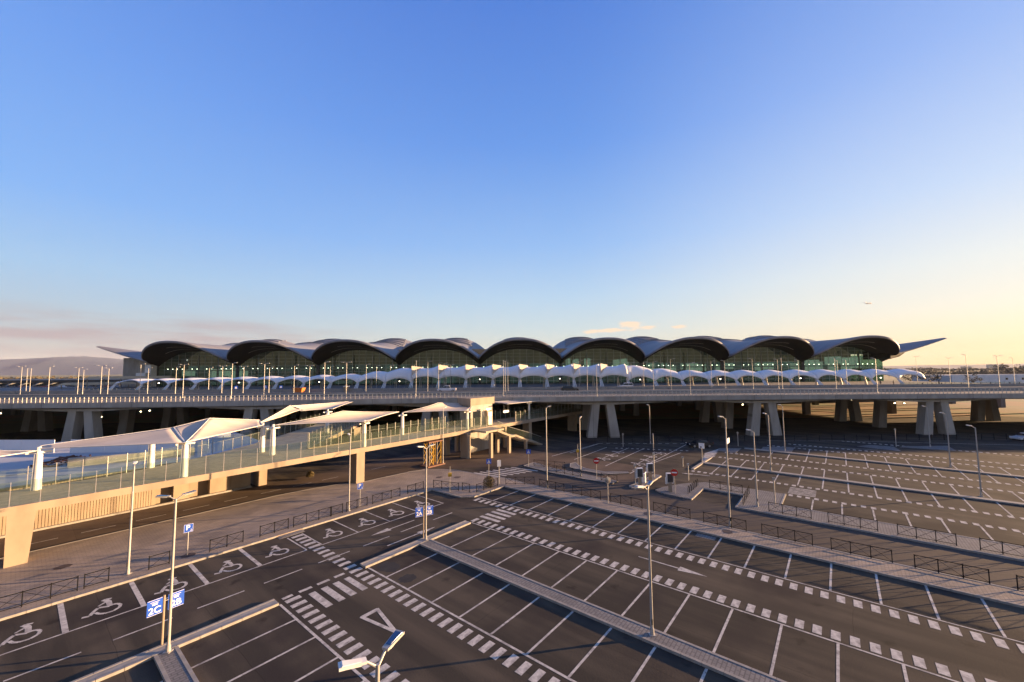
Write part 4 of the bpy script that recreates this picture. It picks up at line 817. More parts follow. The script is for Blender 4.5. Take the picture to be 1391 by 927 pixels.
# flood lamps under the deck
for x, y, z, lb in ((-114,90,5.9,'leftmost lit flood lamp under the viaduct'),(-91,89.5,5.0,'low lit flood lamp beside the left viaduct leg'),(-92,100,5.1,'lit flood lamp right of the left viaduct legs'),(-89.8,100,5.3,'lit flood lamp just right of another under the left viaduct span'),(-79.5,100,6.2,'lit flood lamp high under the deck at left'),(-77.3,100,6.1,'lit flood lamp beside its twin high under the deck at left'),(18.1,89.5,5.5,'small lit lamp on the centre viaduct leg'),(51,100,6.6,'lit flood lamp high under the deck right of centre'),(57,100,5.7,'lit flood lamp left of its twin by the right legs'),(58.7,100,5.65,'lit flood lamp right of its twin by the right legs'),(56.5,90,5.5,'lit lamp between the two right-centre legs'),(84,100,6.7,'lit flood lamp high under the right span'),(94.6,100,5.75,'lit flood lamp left of a close pair under the right span'),(97,100,5.7,'right lamp of a close pair under the right span'),(95.3,90,5.6,'rightmost lit flood lamp by the last pair of legs')):
    t = thing('flood_lamp', lb, 'lamp', (x,y,z), 0, 'lit lamps under the viaduct'); M().box(-.10,.10,-.06,.0,-.07,.07).build('lamp_glass', LAMPG, t); M().box(-.25,.25,.001,.2,-.18,.18).build('housing', GALV, t); M().tube((0,.1,.18),(0,.1,ZV-1.25-z),.04,n=6).build('hanger', GALV, t)
# ================================================================== LAMP POSTS ON THE VIADUCT
poles=[(-127.78,104.54,7.8,2),(-143.21,118.53,7.3,0),(-141.93,118.37,7.3,0),(-114.6,99.42,7.6,1),(-117.1,108.43,7.4,2),(-123.86,116.03,7.0,1),(-100.03,97.79,7.7,2),(-111.57,111.0,7.3,2),(-86.86,93.8,7.9,1),(-99.21,109.46,7.2,1),(-93.89,112.17,7.4,1),(-78.01,95.33,7.8,2),(-89.87,119.04,7.2,1),(-79.64,110.33,7.6,2),(-63.68,91.28,8.0,1),(-73.24,109.5,7.4,2),(-54.29,87.96,7.7,2),(-65.64,108.52,7.1,1),(-60.41,111.3,7.7,1),(-55.83,110.69,7.5,2),(-40.43,86.5,7.9,1),(-55.5,122.42,7.4,1),(-37.48,90.81,7.9,2),(-42.32,116.35,7.9,1),(-40.66,120.23,7.5,1),(-39.21,129.19,7.5,1),(-22.55,94.2,8.2,0),(-23.09,109.85,8.4,1),(-21.57,117.42,8.1,1),(-21.49,126.38,8.1,1),(-19.35,126.04,7.6,2),(-2.02,91.78,8.0,0),(-1.7,97.26,8.0,0),(-1.22,110.5,7.9,0),(19.5,128.37,8.0,1),(20.7,124.43,8.4,1),(19.38,104.01,8.3,1),(18.74,89.33,6.7,0),(37.53,126.69,7.9,1),(39.69,121.3,8.0,1),(39.44,112.42,8.0,1),(41.22,104.46,8.5,1),(40.63,91.96,7.2,1),(58.54,118.19,8.1,1),(62.22,117.58,8.2,1),(62.81,104.98,8.4,1),(76.26,115.27,8.4,1),(77.21,115.11,8.6,0),(84.55,118.61,8.2,1),(103.85,128.16,8.1,1),(90.76,112.87,8.6,2),(100.53,120.86,8.2,1),(115.43,127.36,8.5,1),(85.91,94.86,8.0,1),(127.86,126.92,9.1,2),(140.05,128.7,8.6,2),(110.86,97.9,8.8,1),(151.57,125.33,8.4,1),(133.34,110.22,8.8,2),(156.44,125.32,8.4,1)]
ARCH = lambda X, Y: (X/Y*165+151)/34.3
from collections import defaultdict
grp = defaultdict(list)
for p in poles:
    a = ARCH(p[0], p[1]); pl = ('before the %s roof arch' % ORD[int(a)]) if 0 <= a < 9 else ('left of the terminal' if a < 0 else 'right of the terminal')
    row = 'by the near railing' if p[1] < 101 else ('on the middle of the deck' if p[1] < 114 else 'by the forecourt')
    grp[(pl, row, p[3])].append(p)
def deck_pole(X, Y, h, k, label):
    t = thing('deck_lamp_post' if k else 'flag_pole', label, 'lamp post' if k else 'flagpole', (X,Y,ZV-.1 if Y < 123 else ZV+.02), 0, 'lamp posts on the viaduct' if k else 'bare poles on the viaduct')
    M().tube((0,0,0),(0,0,h), .075, .045, 8).build('pole', GALV, t); M().tube((0,0,0),(0,0,.4),.12,.09,8).build('base_sleeve', GALV, t)
    if k == 0: M().tube((0,0,h),(0,0,h+.15),.09,.05,8).build('finial', WHITEM, t)
    sg = (-1, 1) if k == 2 else ((1,) if X < 60 else (-1,))
    for s_ in sg:
        M().tube((0,0,h-.1),(s_*.75,-.2,h+.08),.04,n=6).build('arm', GALV, t)
        if k: M().hexa([(s_*.6,-.30,h+.05),(s_*1.2,-.33,h+.1),(s_*1.2,-.13,h+.1),(s_*.6,-.10,h+.05)][::s_],[(s_*.6,-.30,h+.13),(s_*1.2,-.33,h+.17),(s_*1.2,-.13,h+.17),(s_*.6,-.10,h+.13)][::s_]).build('lamp_head', WHITEM, t)
for (pl, row, k), L in grp.items():
    L.sort(key=lambda p: p[0]/p[1])
    kd = {0:'bare white pole', 1:'single-headed lamp post', 2:'double-headed lamp post'}[k]
    for i, p in enumerate(L):
        pre = '' if len(L) == 1 else (('left ' if i == 0 else 'right ') if len(L) == 2 else ORD[i]+' ')
        deck_pole(*p, '%s%s %s, %s' % (pre, kd, row, pl))
# ================================================================== TERMINAL
tm = thing('airport_terminal', 'long glass airport terminal under nine wave-shaped dark roof arches', 'terminal', (0,0,0))
XL = -151.0; SP = 34.3
def cc(t): return 1-abs(2*t-1)**2.35
def lip(k, t):
    c = cc(t); return Vector((XL+SP*(k+t), 165-10*c**.6, 20.1+7.0*c))
def lerp(a, b, t): return a+(b-a)*t
vz = [(165,20.1),(182,20.6),(203,22.4),(224,24.9),(245,24.4),(262,22)]
az = [(150,7.0),(165,6.6),(182,6.2),(203,6.9),(224,7.7),(245,6.4),(262,4.6)]
def interp(T, y):
    if y <= T[0][0]: return T[0][1]
    for (a, za), (b, zb) in zip(T[:-1], T[1:]):
        if y <= b:
            s_ = (y-a)/(b-a); s_ = s_*s_*(3-2*s_); return za+(zb-za)*s_
    return T[-1][1]
for k in range(9):
    def top(a, b):
        p = lip(k, a); y = lerp(p.y+.55, 262, b**1.15); c = cc(a)
        z = interp(vz, y)+interp(az, y)*c
        if b == 0: z = p.z
        w_ = min(1, (y-p.y)/8); z = p.z*(1-w_)+z*w_
        return (p.x, y, z)
    o = M().grid(top, 28, 26, True).build('roof_shell', ROOFM, tm, smooth=True)
    m = M()
    for (a0, z0, a1, z1) in ((.55,0,0,-.2),(0,-.2,.05,-.75),(.05,-.75,.4,-1.0)):
        m.grid(lambda a, b: (lip(k,a).x, lip(k,a).y+lerp(a0,a1,b), lip(k,a).z+lerp(z0,z1,b)), 40, 1)
    m.build('fascia', FASC, tm, smooth=False)
    def sof(a, b):
        p = lip(k, a); c = cc(a); g_ = Vector((p.x, 171, 16.9+6.7*c)); q = Vector((p.x, p.y+.4, p.z-1.0))
        r = q.lerp(g_, b); r.z -= .9*math.sin(PI*b)*(1-b)*(.5+c)*.6
        return r
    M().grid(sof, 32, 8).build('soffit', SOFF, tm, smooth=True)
    for b_, t0, t1 in ((.30,.36,.64),(.62,.22,.80)):
        m = M(); last = None
        for j in range(17):
            a = lerp(t0, t1, j/16); p = sof(a, b_)+Vector((0,-.05,-.06))
            if last is not None: m.bar(last, p, .28, .05)
            last = p
        m.build('soffit_strip', STRIP, tm)
    # glazing: one sheet under the arch, a grid of mullions proud of it
    def gl(a, b): return (XL+SP*(k+a), 171.02, lerp(ZV, 16.95+6.7*cc(a), b))
    M().grid(gl, 24, 1, True).build('glazing', FGLASS, tm)
    for j in range(1, 12):
        a = j/12; x = XL+SP*(k+a); M().box(x-.07,x+.07,170.88,171.0,ZV,16.9+6.7*cc(a)).build('mullion', MULL, tm)
    z = ZV+1.35
    while z < 23.4:
        if z < 16.9: a0 = 0.012
        else: a0 = .5*(1-(1-(z-16.9)/6.7)**(1/2.35))
        M().box(XL+SP*(k+a0)+.1, XL+SP*(k+1-a0)-.1, 170.92,170.98,z-.045,z+.045).build('transom', MULL, tm); z += 1.45
    M().hexa([(XL+SP*k-.5,170.2,ZV),(XL+SP*k+.5,170.2,ZV),(XL+SP*k+.5,170.8,ZV),(XL+SP*k-.5,170.8,ZV)],[(XL+SP*k-.6,170,17.4),(XL+SP*k+.6,170,17.4),(XL+SP*k+.6,170.8,17.4),(XL+SP*k-.6,170.8,17.4)]).build('column', DARK, tm)
    for j in range(16):
        x = XL+SP*k+1.6+j*2.08
        if (j*7+k*5) % 11 < 3: continue
        M().box(x-.12,x+.12,171.5,171.7,16.0,16.2).build('downlight', LAMPS, tm)
    # stepped skylight ribs on the rear swell
    for j in range(7):
        yy = 196+j*5.2
        a0 = .16+.02*j; a1 = .84-.03*j; m = M(); last = None
        for q_ in range(13):
            a = lerp(a0, a1, q_/12); p = Vector((XL+SP*(k+a), yy, interp(vz, yy)+interp(az, yy)*cc(a)+.12))
            if last is not None: m.bar(last, p, 1.1, .34)
            last = p
        m.build('skylight_rib', FASC, tm)
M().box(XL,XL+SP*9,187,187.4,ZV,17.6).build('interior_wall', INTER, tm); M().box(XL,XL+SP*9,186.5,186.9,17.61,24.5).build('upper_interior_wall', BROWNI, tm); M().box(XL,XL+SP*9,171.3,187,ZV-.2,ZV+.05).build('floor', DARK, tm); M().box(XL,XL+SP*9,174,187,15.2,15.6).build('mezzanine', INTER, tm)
GLOWP = mat('green_glow_panel', (.24,.31,.25), .6, (.14,.19,.16), scale=.5, emit=((.40,.47,.36), .15))  # added glowing panels standing in for daylight passing through the glazing
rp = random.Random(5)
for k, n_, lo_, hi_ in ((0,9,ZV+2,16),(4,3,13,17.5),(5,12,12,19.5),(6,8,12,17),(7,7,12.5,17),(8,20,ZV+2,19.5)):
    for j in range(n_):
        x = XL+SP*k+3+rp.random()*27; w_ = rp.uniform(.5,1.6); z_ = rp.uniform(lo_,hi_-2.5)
        M().box(x,x+w_,174+rp.random()*8,182.4,z_,min(hi_,z_+rp.uniform(2,5))).build('added_glow_panel', GLOWP, tm)
ICOL = M().box(-.3,.3,-.3,.3,0,13).mesh('interior_column', CREAM)
for k in range(36): link('interior_column', ICOL, tm, (XL+4+k*8.57, 177, ZV))
M().box(XL+SP*9,XL+SP*9+.25,171,187,ZV,20).build('end_glazing', FGLASS, tm); M().box(XL-.3,XL,171,187,ZV,20).build('end_wall', CONC, tm)
M().box(XL,XL+SP*9,171.4,172.2,0,ZV-.36).build('lower_wall', OLDM, tm)
M().box(XL,XL+SP*9,260,261,0,24).build('rear_wall', OLDM, tm)
M().box(XL-2.2,XL+.3,167.2,170.6,ZV,18.0).build('end_block', WHITEM, tm); M().box(XL-3.7,XL+.2,165.0,167.1,ZV,14.6).build('end_annex', WHITEM, tm)  # pale colour stands in for sunlight that does not reach these blocks
# side wings: swept-up roof ends
def wing(s_, x0, x1, z0, z1, ytip):
    m = M()
    def f(up):
        def g_(a, b):
            x = lerp(x0, x1, a); yf = lerp(164, ytip, a**.9); yb = lerp(180, ytip+2.4, a**.8)
            zf = lerp(z0, z1, a**1.15); zb = lerp(z0+2.6, z1+.2, a)
            return (x, lerp(yf, yb, b), lerp(zf, zb, b)+(up*.35*(1-a)+up*.18)*(math.sin(PI*b) if up > 0 else 1)*1.0)
        return g_
    m.grid(f(1), 16, 8, s_ < 0); m.grid(f(-1), 16, 8, s_ > 0)
    m.grid(lambda a, b: Vector(f(1)(a,0)).lerp(Vector(f(-1)(a,0)), b), 16, 1, s_ > 0); m.grid(lambda a, b: Vector(f(1)(a,1)).lerp(Vector(f(-1)(a,1)), b), 16, 1, s_ < 0)
    m.grid(lambda a, b: Vector(f(1)(1,a)).lerp(Vector(f(-1)(1,a)), b), 4, 1)
    m.build('roof_wing', ROOFM, tm, smooth=False)
wing(-1, XL+1, -176, 19.6, 25.9, 169); wing(1, XL+SP*9-1, 184, 20.2, 26.7, 169)
M().hexa([(154,163,18.0),(160.5,166,19.0),(160.5,176,19.2),(154,176,18.0)],[(154,163,20.2),(162.5,165.5,20.6),(162.5,176,21.6),(154,176,21.6)]).build('wing_root', SOFF, tm)
M().box(-166,-151.3,171,186,ZV,21).build('side_block', CONC, tm)
# ================================================================== FORECOURT CANOPIES
legpx = [-151,-142.5] ; FY = 126.0
LX = [(-539+36.62*k)*FY/543 for k in range(0, 31)]
def fcz(x):
    # crest height: tall group in the middle, low at the ends
    px = x/FY*543
    if -130 < px < 158: return 15.75
    lo = 12.2+ (1.3*max(0, min(1, (px+500)/370)) if px < 0 else 1.35)
    if px <= -130: return lo+(2.1*max(0, 1-(-130-px)/90))
    return lo+(1.9*max(0, 1-(px-158)/80))
for k in range(len(LX)-1):
    x0, x1 = LX[k], LX[k+1]; xm = (x0+x1)/2; px = xm/FY*543; tall = -132 < px < 160
    z0c, z1c, zc = fcz(x0), fcz(x1), fcz(xm)
    zb = 11.75 if tall else 11.3
    sec = 'tall central row' if tall else ('low left-hand row' if px < 0 else 'low right-hand row')
    idx = k if px < -132 else (k-11 if tall else k-19)
    t = thing('forecourt_canopy', 'white tensile canopy bay in the %s, %s from the left of its row' % (sec, ORD[max(0,idx)]), 'canopy', (0,0,0), 0, 'white tensile canopies before the terminal')
    def f(a, b):
        x = lerp(x0, x1, a); arch = math.sin(PI*a)
        bot = zb+(1.05 if tall else 1.0)*arch**.6 - (.0 if tall else .5*(1-arch))
        pk = lerp(z0c, z1c, a)+(.55*abs(math.cos(PI*a))**3-.25*arch if tall else .75*arch-.25)
        lean = -4.2 if tall else -3.6
        # front sheet rising and leaning back, then over the top and down at the rear
        prof = [(0,0),(.6,.55),(1.6,.85),(3.2,1.0),(6,.80),(9,.45),(12,.25)]
        s_ = b*6; i = min(5, int(s_)); w_ = s_-i; dy = lerp(prof[i][0], prof[i+1][0], w_); hz = lerp(prof[i][1], prof[i+1][1], w_)
        dy -= .9*abs(math.cos(PI*a))**6
        return (x, FY+1.2+dy, lerp(bot, pk, hz))
    o = M().grid(f, 14, 12, True).build('membrane', FABRIC2, t, smooth=True)
    o.modifiers.new('thickness', 'SOLIDIFY').thickness = .06
    m = M()
    for dx in (-.35, .35): m.tube((x0+dx*1.5, FY-1.6, ZV), (x0+dx*.6, FY+1.4, zb+.5), .14, .10, 8)
    m.tube((x0, FY-1.6, ZV), (x0, FY+1.6, zb+.6), .16, .12, 8); m.build('leg', WHITEM, t)
    m = M()
    for dx in (-.3, .3): m.tube((x0+dx, FY+12, ZV), (x0+dx*.5, FY+12.6, zb+.6), .14, .10, 8)
    m.build('rear_leg', WHITEM, t)
    if tall: M().tube((x0,FY+2.6,zb),(x0,FY+3.6,z0c+.9),.10,.06,8).build('mast', WHITEM, t)
    if tall: M().poly([(x0-.1,FY+.3,z0c+.75),(x0+.1,FY-.05,z0c-2.3),(x0+2.7,FY+2.5,z0c+.35)]).build('side_flap', FABRIC, t).modifiers.new('thickness','SOLIDIFY').thickness = .04
    if k % 3 == 1: M().box(xm-.12,xm+.12,FY+1.6,FY+1.9,zb-.05,zb+.12).build('lamp', LAMPS, t)
# glass balustrades on the forecourt
def bal2(x0, x1, y, label):
    t = thing('glass_balustrade', label, 'railing', (x0,y,ZV+.02), 0); n = int((x1-x0)/1.4)
    pm = M().box(.04,1.36,-.01,.01,.05,1.05).mesh('glass_pane', PANE); po = M().box(-.03,.03,-.03,.03,0,1.12).mesh('post', GALV)
    for k in range(n): link('glass_pane', pm, t, (k*1.4,0,0)); link('post', po, t, (k*1.4,0,0))
bal2(-134, -88, 123.4, 'green glass balustrade before the left end of the forecourt canopies'); bal2(-33, -17, 123.6, 'short green glass balustrade left of the white pickup'); bal2(120, 158, 124.5, 'green glass balustrade by the right end of the forecourt')
for k in range(26):
    x = -14+k*3.9
    if abs(x-34) < 3: continue
    t = thing('traffic_cone', 'red and white marker cone before the forecourt, %s from the left' % ORD[k], 'cone', (x, 120.6+.5*math.sin(k*2.1), ZV-.1), 0, 'marker cones before the forecourt')
    M().box(-.2,.2,-.2,.2,0,.05).tube((0,0,.05),(0,0,.75),.15,.05,8).build('cone', RED, t); M().tube((0,0,.35),(0,0,.55),.115,.085,8).build('reflective_band', WHITES, t)
for k in range(16):
    t = thing('bollard', 'black bollard at the edge of the right-hand forecourt, %s from the left' % ORD[k], 'bollard', (122+k*2.9, 119.8, ZV-.1), 0, 'black bollards')
    M().tube((0,0,0),(0,0,1.1),.09,.09,8).build('shaft', BLACKM, t); M().tube((0,0,1.1),(0,0,1.2),.11,.06,8).build('cap', BLACKM, t)
# ================================================================== VEHICLES
def car(loc, rot, kind, paint, label):
    L, W_, H = {'saloon':(4.5,1.75,1.42), 'van':(4.4,1.8,1.85), 'pickup':(5.2,1.8,1.75), 'suv':(4.6,1.8,1.62)}[kind]
    t = thing('parked_car' if kind != 'van' else 'parked_van', label, {'van':'van','pickup':'pickup truck'}.get(kind,'car'), loc, rot)
    hb = H*.56; h0 = .28
    side = {'saloon':[(-L/2,.45),(-L/2,.95),(-L/2+.3,hb+.12),(-L/2+.9,hb+.16),(.6,hb+.1),(L/2-.3,hb-.08),(L/2,.7),(L/2,.4),(L/2-.1,h0),(-L/2+.1,h0)],
            'suv':[(-L/2,.45),(-L/2,1.05),(-L/2+.1,hb+.12),(.8,hb+.12),(L/2-.3,hb),(L/2,.8),(L/2,.4),(L/2-.1,h0),(-L/2+.1,h0)],
            'van':[(-L/2,.4),(-L/2,hb+.1),(.9,hb+.1),(L/2-.3,hb-.08),(L/2,.75),(L/2,.4),(L/2-.1,h0),(-L/2+.1,h0)],
            'pickup':[(-L/2,.5),(-L/2,hb+.06),(-.4,hb+.06),(1.0,hb+.06),(L/2-.25,hb-.02),(L/2,.8),(L/2,.45),(L/2-.1,h0+.1),(-L/2+.1,h0+.1)]}[kind]
    cab = {'saloon':[(-L/2+.75,hb+.14),(-L/2+1.35,H),(.15,H),(1.05,hb+.1)], 'suv':[(-L/2+.1,hb+.1),(-L/2+.45,H),(.2,H),(1.1,hb+.1)],
           'van':[(-L/2+.02,hb+.08),(-L/2+.1,H),(.35,H),(1.15,hb+.08)], 'pickup':[(-1.0,hb+.05),(-.8,H),(.5,H),(1.25,hb+.05)]}[kind]
    def ext(prof, w0, w1, name, mt, par, taper=0):
        n = len(prof); m = M(); zm = max(p[1] for p in prof)
        for s_ in (-1, 1):
            for x, z in prof: m.v.append((x, s_*(w0 if z < zm-.05 else w1), z))
        m.f.append(tuple(range(n))); m.f.append(tuple(range(2*n-1, n-1, -1)))
        for k in range(n): m.f.append((k, n+k, n+(k+1)%n, (k+1)%n))
        bm = bmesh.new(); me = m.mesh(name, mt); bm.from_mesh(me); bmesh.ops.recalc_face_normals(bm, faces=bm.faces); bmesh.ops.bevel(bm, geom=bm.edges[:], offset=.05, segments=2, affect='EDGES'); bm.to_mesh(me); bm.free()
        return link(name, me, par)
    b = ext(side, W_/2, W_/2-.04, 'body', paint, t); c = ext(cab, W_/2-.06, W_/2-.2, 'cabin', paint, t)
    cx_ = [(x*.93+(cab[1][0]+cab[2][0])/2*.07, hb+.18+(z-(hb+.1))*.72) for x, z in cab]
    for s_ in (-1, 1):
        m = M(); w0 = W_/2-.052
        mid = (cx_[1][0]+cx_[2][0])/2
        for A_, B_ in (((cx_[0][0],cx_[1][0]),(mid-.04,mid-.04)), ((mid+.04,mid+.04),(cx_[3][0],cx_[2][0]))):
            m.quad((A_[0],s_*w0,cx_[0][1]),(B_[0],s_*w0,cx_[0][1]),(B_[1],s_*(w0-.10),cx_[1][1]),(A_[1],s_*(w0-.10),cx_[1][1]))
        m.build('side_window', CARG, t)
    for (p, q_), nm in (((cab[2],cab[3]),'windscreen'),((cab[1],cab[0]),'rear_window')):
        e = .02 if nm == 'windscreen' else -.02
        M().quad((p[0]+e+(q_[0]-p[0])*.12,-W_/2+.24,p[1]-.08+.02),(p[0]+e+(q_[0]-p[0])*.12,W_/2-.24,p[1]-.08+.02),(q_[0]+e-(q_[0]-p[0])*.12,W_/2-.14,q_[1]+.07+.02),(q_[0]+e-(q_[0]-p[0])*.12,-W_/2+.14,q_[1]+.07+.02)).build(nm, CARG, t)
    for x in (-L/2+.85, L/2-.85):
        for s_ in (-1, 1):
            w_ = M().tube((x,s_*(W_/2-.2),.32),(x,s_*(W_/2+.02),.32),.32,n=16).build('wheel', TYRE, t)
            M().tube((x,s_*(W_/2+.021),.32),(x,s_*(W_/2+.035),.32),.2,n=12).build('rim', RIM, w_)
    for s_ in (-1, 1):
        M().box(L/2-.03,L/2+.015,s_*W_/2*.78-.17,s_*W_/2*.78+.17,.66,.8).build('headlight', WHITES, t); M().box(-L/2-.015,-L/2+.03,s_*W_/2*.8-.12,s_*W_/2*.8+.12,.75,.95).build('tail_light', RED, t)
car((-18.4,112.9,ZV-.1), PI+.05, 'pickup', WHC, 'white pickup truck on the viaduct before the tall canopies, facing left'); car((15.4,108.1,ZV-.1), .03, 'suv', BLKC, 'dark car on the viaduct below the middle of the tall canopies')
car((34.0,121.3,ZV-.1), PI, 'van', WHC, 'white van on the viaduct at the right end of the tall canopies'); car((35.0,76.2,0), PI+.05, 'saloon', BLKC, 'black car in the shade under the viaduct, right of the centre legs')
p = (101.5,80.5,0); car(p, PI+.06, 'saloon', WHC, 'pale car at the right edge in front of the viaduct shade')
sk = thing('orange_skip', 'orange open skip on the viaduct before the left low canopies', 'skip', (-61,115.1,ZV-.1)); M().hexa([(-1.1,-.8,.1),(1.1,-.8,.1),(1.1,.8,.1),(-1.1,.8,.1)],[(-1.4,-1,1.3),(1.4,-1,1.3),(1.4,1,1.3),(-1.4,1,1.3)]).build('body', ORAN, sk); M().box(-1.45,1.45,-1.05,1.05,1.3,1.4).build('rim', RUST, sk)
kb = thing('ticket_kiosk', 'small cream drum-shaped kiosk on the viaduct left of centre', 'kiosk', (-48.7,118,ZV-.1)); M().tube((0,0,0),(0,0,1.5),.8,.8,16).build('drum', CREAM, kb); M().tube((0,0,1.5),(0,0,1.62),.95,.9,16).build('cap', WHITEM, kb)
for x, y, lb in ((-80.0,116.5,'blue pedestrian sign on the viaduct, leftmost of three'),(-72.5,118.2,'blue pedestrian sign on the viaduct, middle of three'),(-67.5,117.4,'blue pedestrian sign on the viaduct, rightmost of three')):
    t = thing('pedestrian_crossing_sign', lb, 'sign', (x,y,ZV-.1), .5, 'blue signs on the viaduct'); post(t, 2.0); b = M().box(-.42,.42,-.06,-.04,1.1,1.95).build('panel', BLUE, t); M().poly([(-.28,-.063,1.22),(.28,-.063,1.22),(0,-.063,1.8)]).build('white_triangle', WHITES, b)
# ================================================================== PEOPLE on the forecourt
def person(x, y, z, rot, label, stride=.25):
    t = thing('person', label, 'person', (x,y,z), rot, 'people on the forecourt')
    J = [(0,0,.95),(0,0,1.2),(0,0,1.42),(0,0,1.5),(0,-.02,1.62),(0,-.02,1.74), (-.1,0,.9),(-.11,-stride*.5,.5),(-.11,-stride,.08),(-.11,-stride-.16,.04), (.1,0,.9),(.11,stride*.4,.5),(.11,stride*.9,.08),(.11,stride*.9-.16,.04), (-.19,0,1.4),(-.25,.05,1.12),(-.24,-.06,.88),(-.24,-.08,.80), (.19,0,1.4),(.25,-.05,1.12),(.24,-.12,.88),(.24,-.14,.80)]
    Ed = [(0,1),(1,2),(2,3),(3,4),(4,5),(0,6),(6,7),(7,8),(8,9),(0,10),(10,11),(11,12),(12,13),(2,14),(14,15),(15,16),(16,17),(2,18),(18,19),(19,20),(20,21)]
    Rr = [.15,.14,.15,.055,.095,.08,.095,.065,.05,.04,.095,.065,.05,.04,.06,.045,.035,.03,.06,.045,.035,.03]
    me = bpy.data.meshes.new('body'); me.from_pydata(J, Ed, []); me.materials.append(SKIN); o = link('body', me, t)
    me.skin_vertices.new() if hasattr(me.skin_vertices, 'new') and not me.skin_vertices else None
    sm = o.modifiers.new('skin', 'SKIN')
    if not me.skin_vertices:
        bm = bmesh.new(); bm.from_mesh(me); bm.verts.layers.skin.verify(); bm.to_mesh(me); bm.free()
    for i, r in enumerate(Rr): me.skin_vertices[0].data[i].radius = (r, r)
    me.skin_vertices[0].data[0].use_root = True
    o.modifiers.new('smooth', 'SUBSURF').levels = 1; o.modifiers['smooth'].render_levels = 1
    return t
try:
    person(118.2,124.8,ZV+.02,.4,'person in dark clothes walking under the right-hand canopies'); person(114.5,125.2,ZV+.02,-1.2,'person in dark clothes standing left of the walking one', .05); person(132.5,125.0,ZV+.02,1.2,'person in dark clothes near the last right-hand canopy', .12)
except Exception as e: print('person failed', e)
# ================================================================== LEFT: OLD TERMINAL, RIGHT: WAREHOUSE AND TREES
ot = thing('old_terminal', 'low dark terminal building with a row of white zigzag eaves at far left', 'building', (-470,250,0), 0)
M().box(0,235,0,60,0,9.2).build('wall', OLDM, ot); M().box(-2,237,-1,61,9.2,10.6).build('roof', DARK, ot); M().box(0,236,-.5,0,10.6,11.2).build('roof_edge', SITE, ot)
for k in range(28):
    x = 2+k*8.4; M().hexa([(x,-6,7.2),(x+1.2,-6,7.2),(x+1.2,-.05,6.9),(x,-.05,6.9)],[(x+3.6,-6,9.0),(x+4.8,-6,9.0),(x+4.8,-.05,8.8),(x+3.6,-.05,8.8)]).build('slanted_eave', SITE, ot); M().box(x+3,x+3.5,-5.5,-5,0,8.6).build('pillar', DARK, ot); M().box(x+.6,x+7,-.04,0,1.5,5.6).build('window', CARG, ot)
# cars parked before it
COLS = [mat('far_car_white',(.5,.5,.52),.4,scale=1), mat('far_car_grey',(.2,.2,.22),.4,scale=1), mat('far_car_red',(.25,.05,.04),.4,scale=1), mat('far_car_dark',(.03,.03,.04),.4,scale=1)]
CL = ['white','grey','dark red','black']
for k in range(22):
    c_ = random.randrange(4); x = -262+k*6.1; y = 205+random.uniform(-3,3)
    t = thing('parked_car', '%s car in the distant row before the old terminal, %s from left' % (CL[c_], ORD[k]), 'car', (x,y,7.0), random.choice((0,PI)), 'cars parked before the old terminal')
    M().prism([(-2.2,-.85),(2.2,-.85),(2.3,0),(2.2,.85),(-2.2,.85),(-2.3,0)],.3,.9).hexa([(-1.6,-.8,.9),(1.1,-.8,.9),(1.1,.8,.9),(-1.6,.8,.9)],[(-1.2,-.65,1.45),(.5,-.65,1.45),(.5,.65,1.45),(-1.2,.65,1.45)]).build('body', COLS[c_], t)
    M().tube((-1.4,-.9,.33),(-1.4,.9,.33),.32,n=10).tube((1.4,-.9,.33),(1.4,.9,.33),.32,n=10).build('wheels', TYRE, t)
M().prism([(-560,172.5),(-176,172.5),(-170,245),(-560,245)], -.02, 7.0).build('upper_car_park', ROAD, kind='structure')
for x0, x1, y, z, lb in ((-158,-132,147,13.4,'tan flat canopy left of the terminal beside the first white canopy'),(-173,-146,152,11.0,'lower tan canopy roof further left of the terminal')):
    t = thing('flat_canopy', lb, 'canopy', (x0,y,ZV), .5); W_ = x1-x0
    M().hexa([(0,0,z-ZV-.9),(W_,0,z-ZV-.9),(W_,6,z-ZV-.9),(0,6,z-ZV-.9)],[(2,1,z-ZV),(W_-1,1,z-ZV),(W_-1,5,z-ZV),(2,5,z-ZV)]).build('roof', TAN, t)
    for k in range(6): M().tube((1.5+k*(W_-3)/5,1,0),(1.5+k*(W_-3)/5,1,z-ZV-.9),.15,n=8).build('column', CREAM, t)
wh = thing('white_warehouse', 'long low white industrial wall right of the terminal', 'building', (328,300,0), 0)
for k in range(26): M().box(k*8,k*8+7.85,0,.4,0,8.6+(.5 if k > 8 else 0)).build('wall_panel', HOARD, wh)
M().box(-.5,208,.45,30,0,8.2).build('building_body', SITE, wh); M().box(130,138,-1.5,-.05,7,12.5).build('roof_plant', SITE, wh)
for x in (40,52,68,84,108,133,148,166): M().box(x,x+1.6,-.06,-.005,4.6,6.1).build('window', CARG, wh)
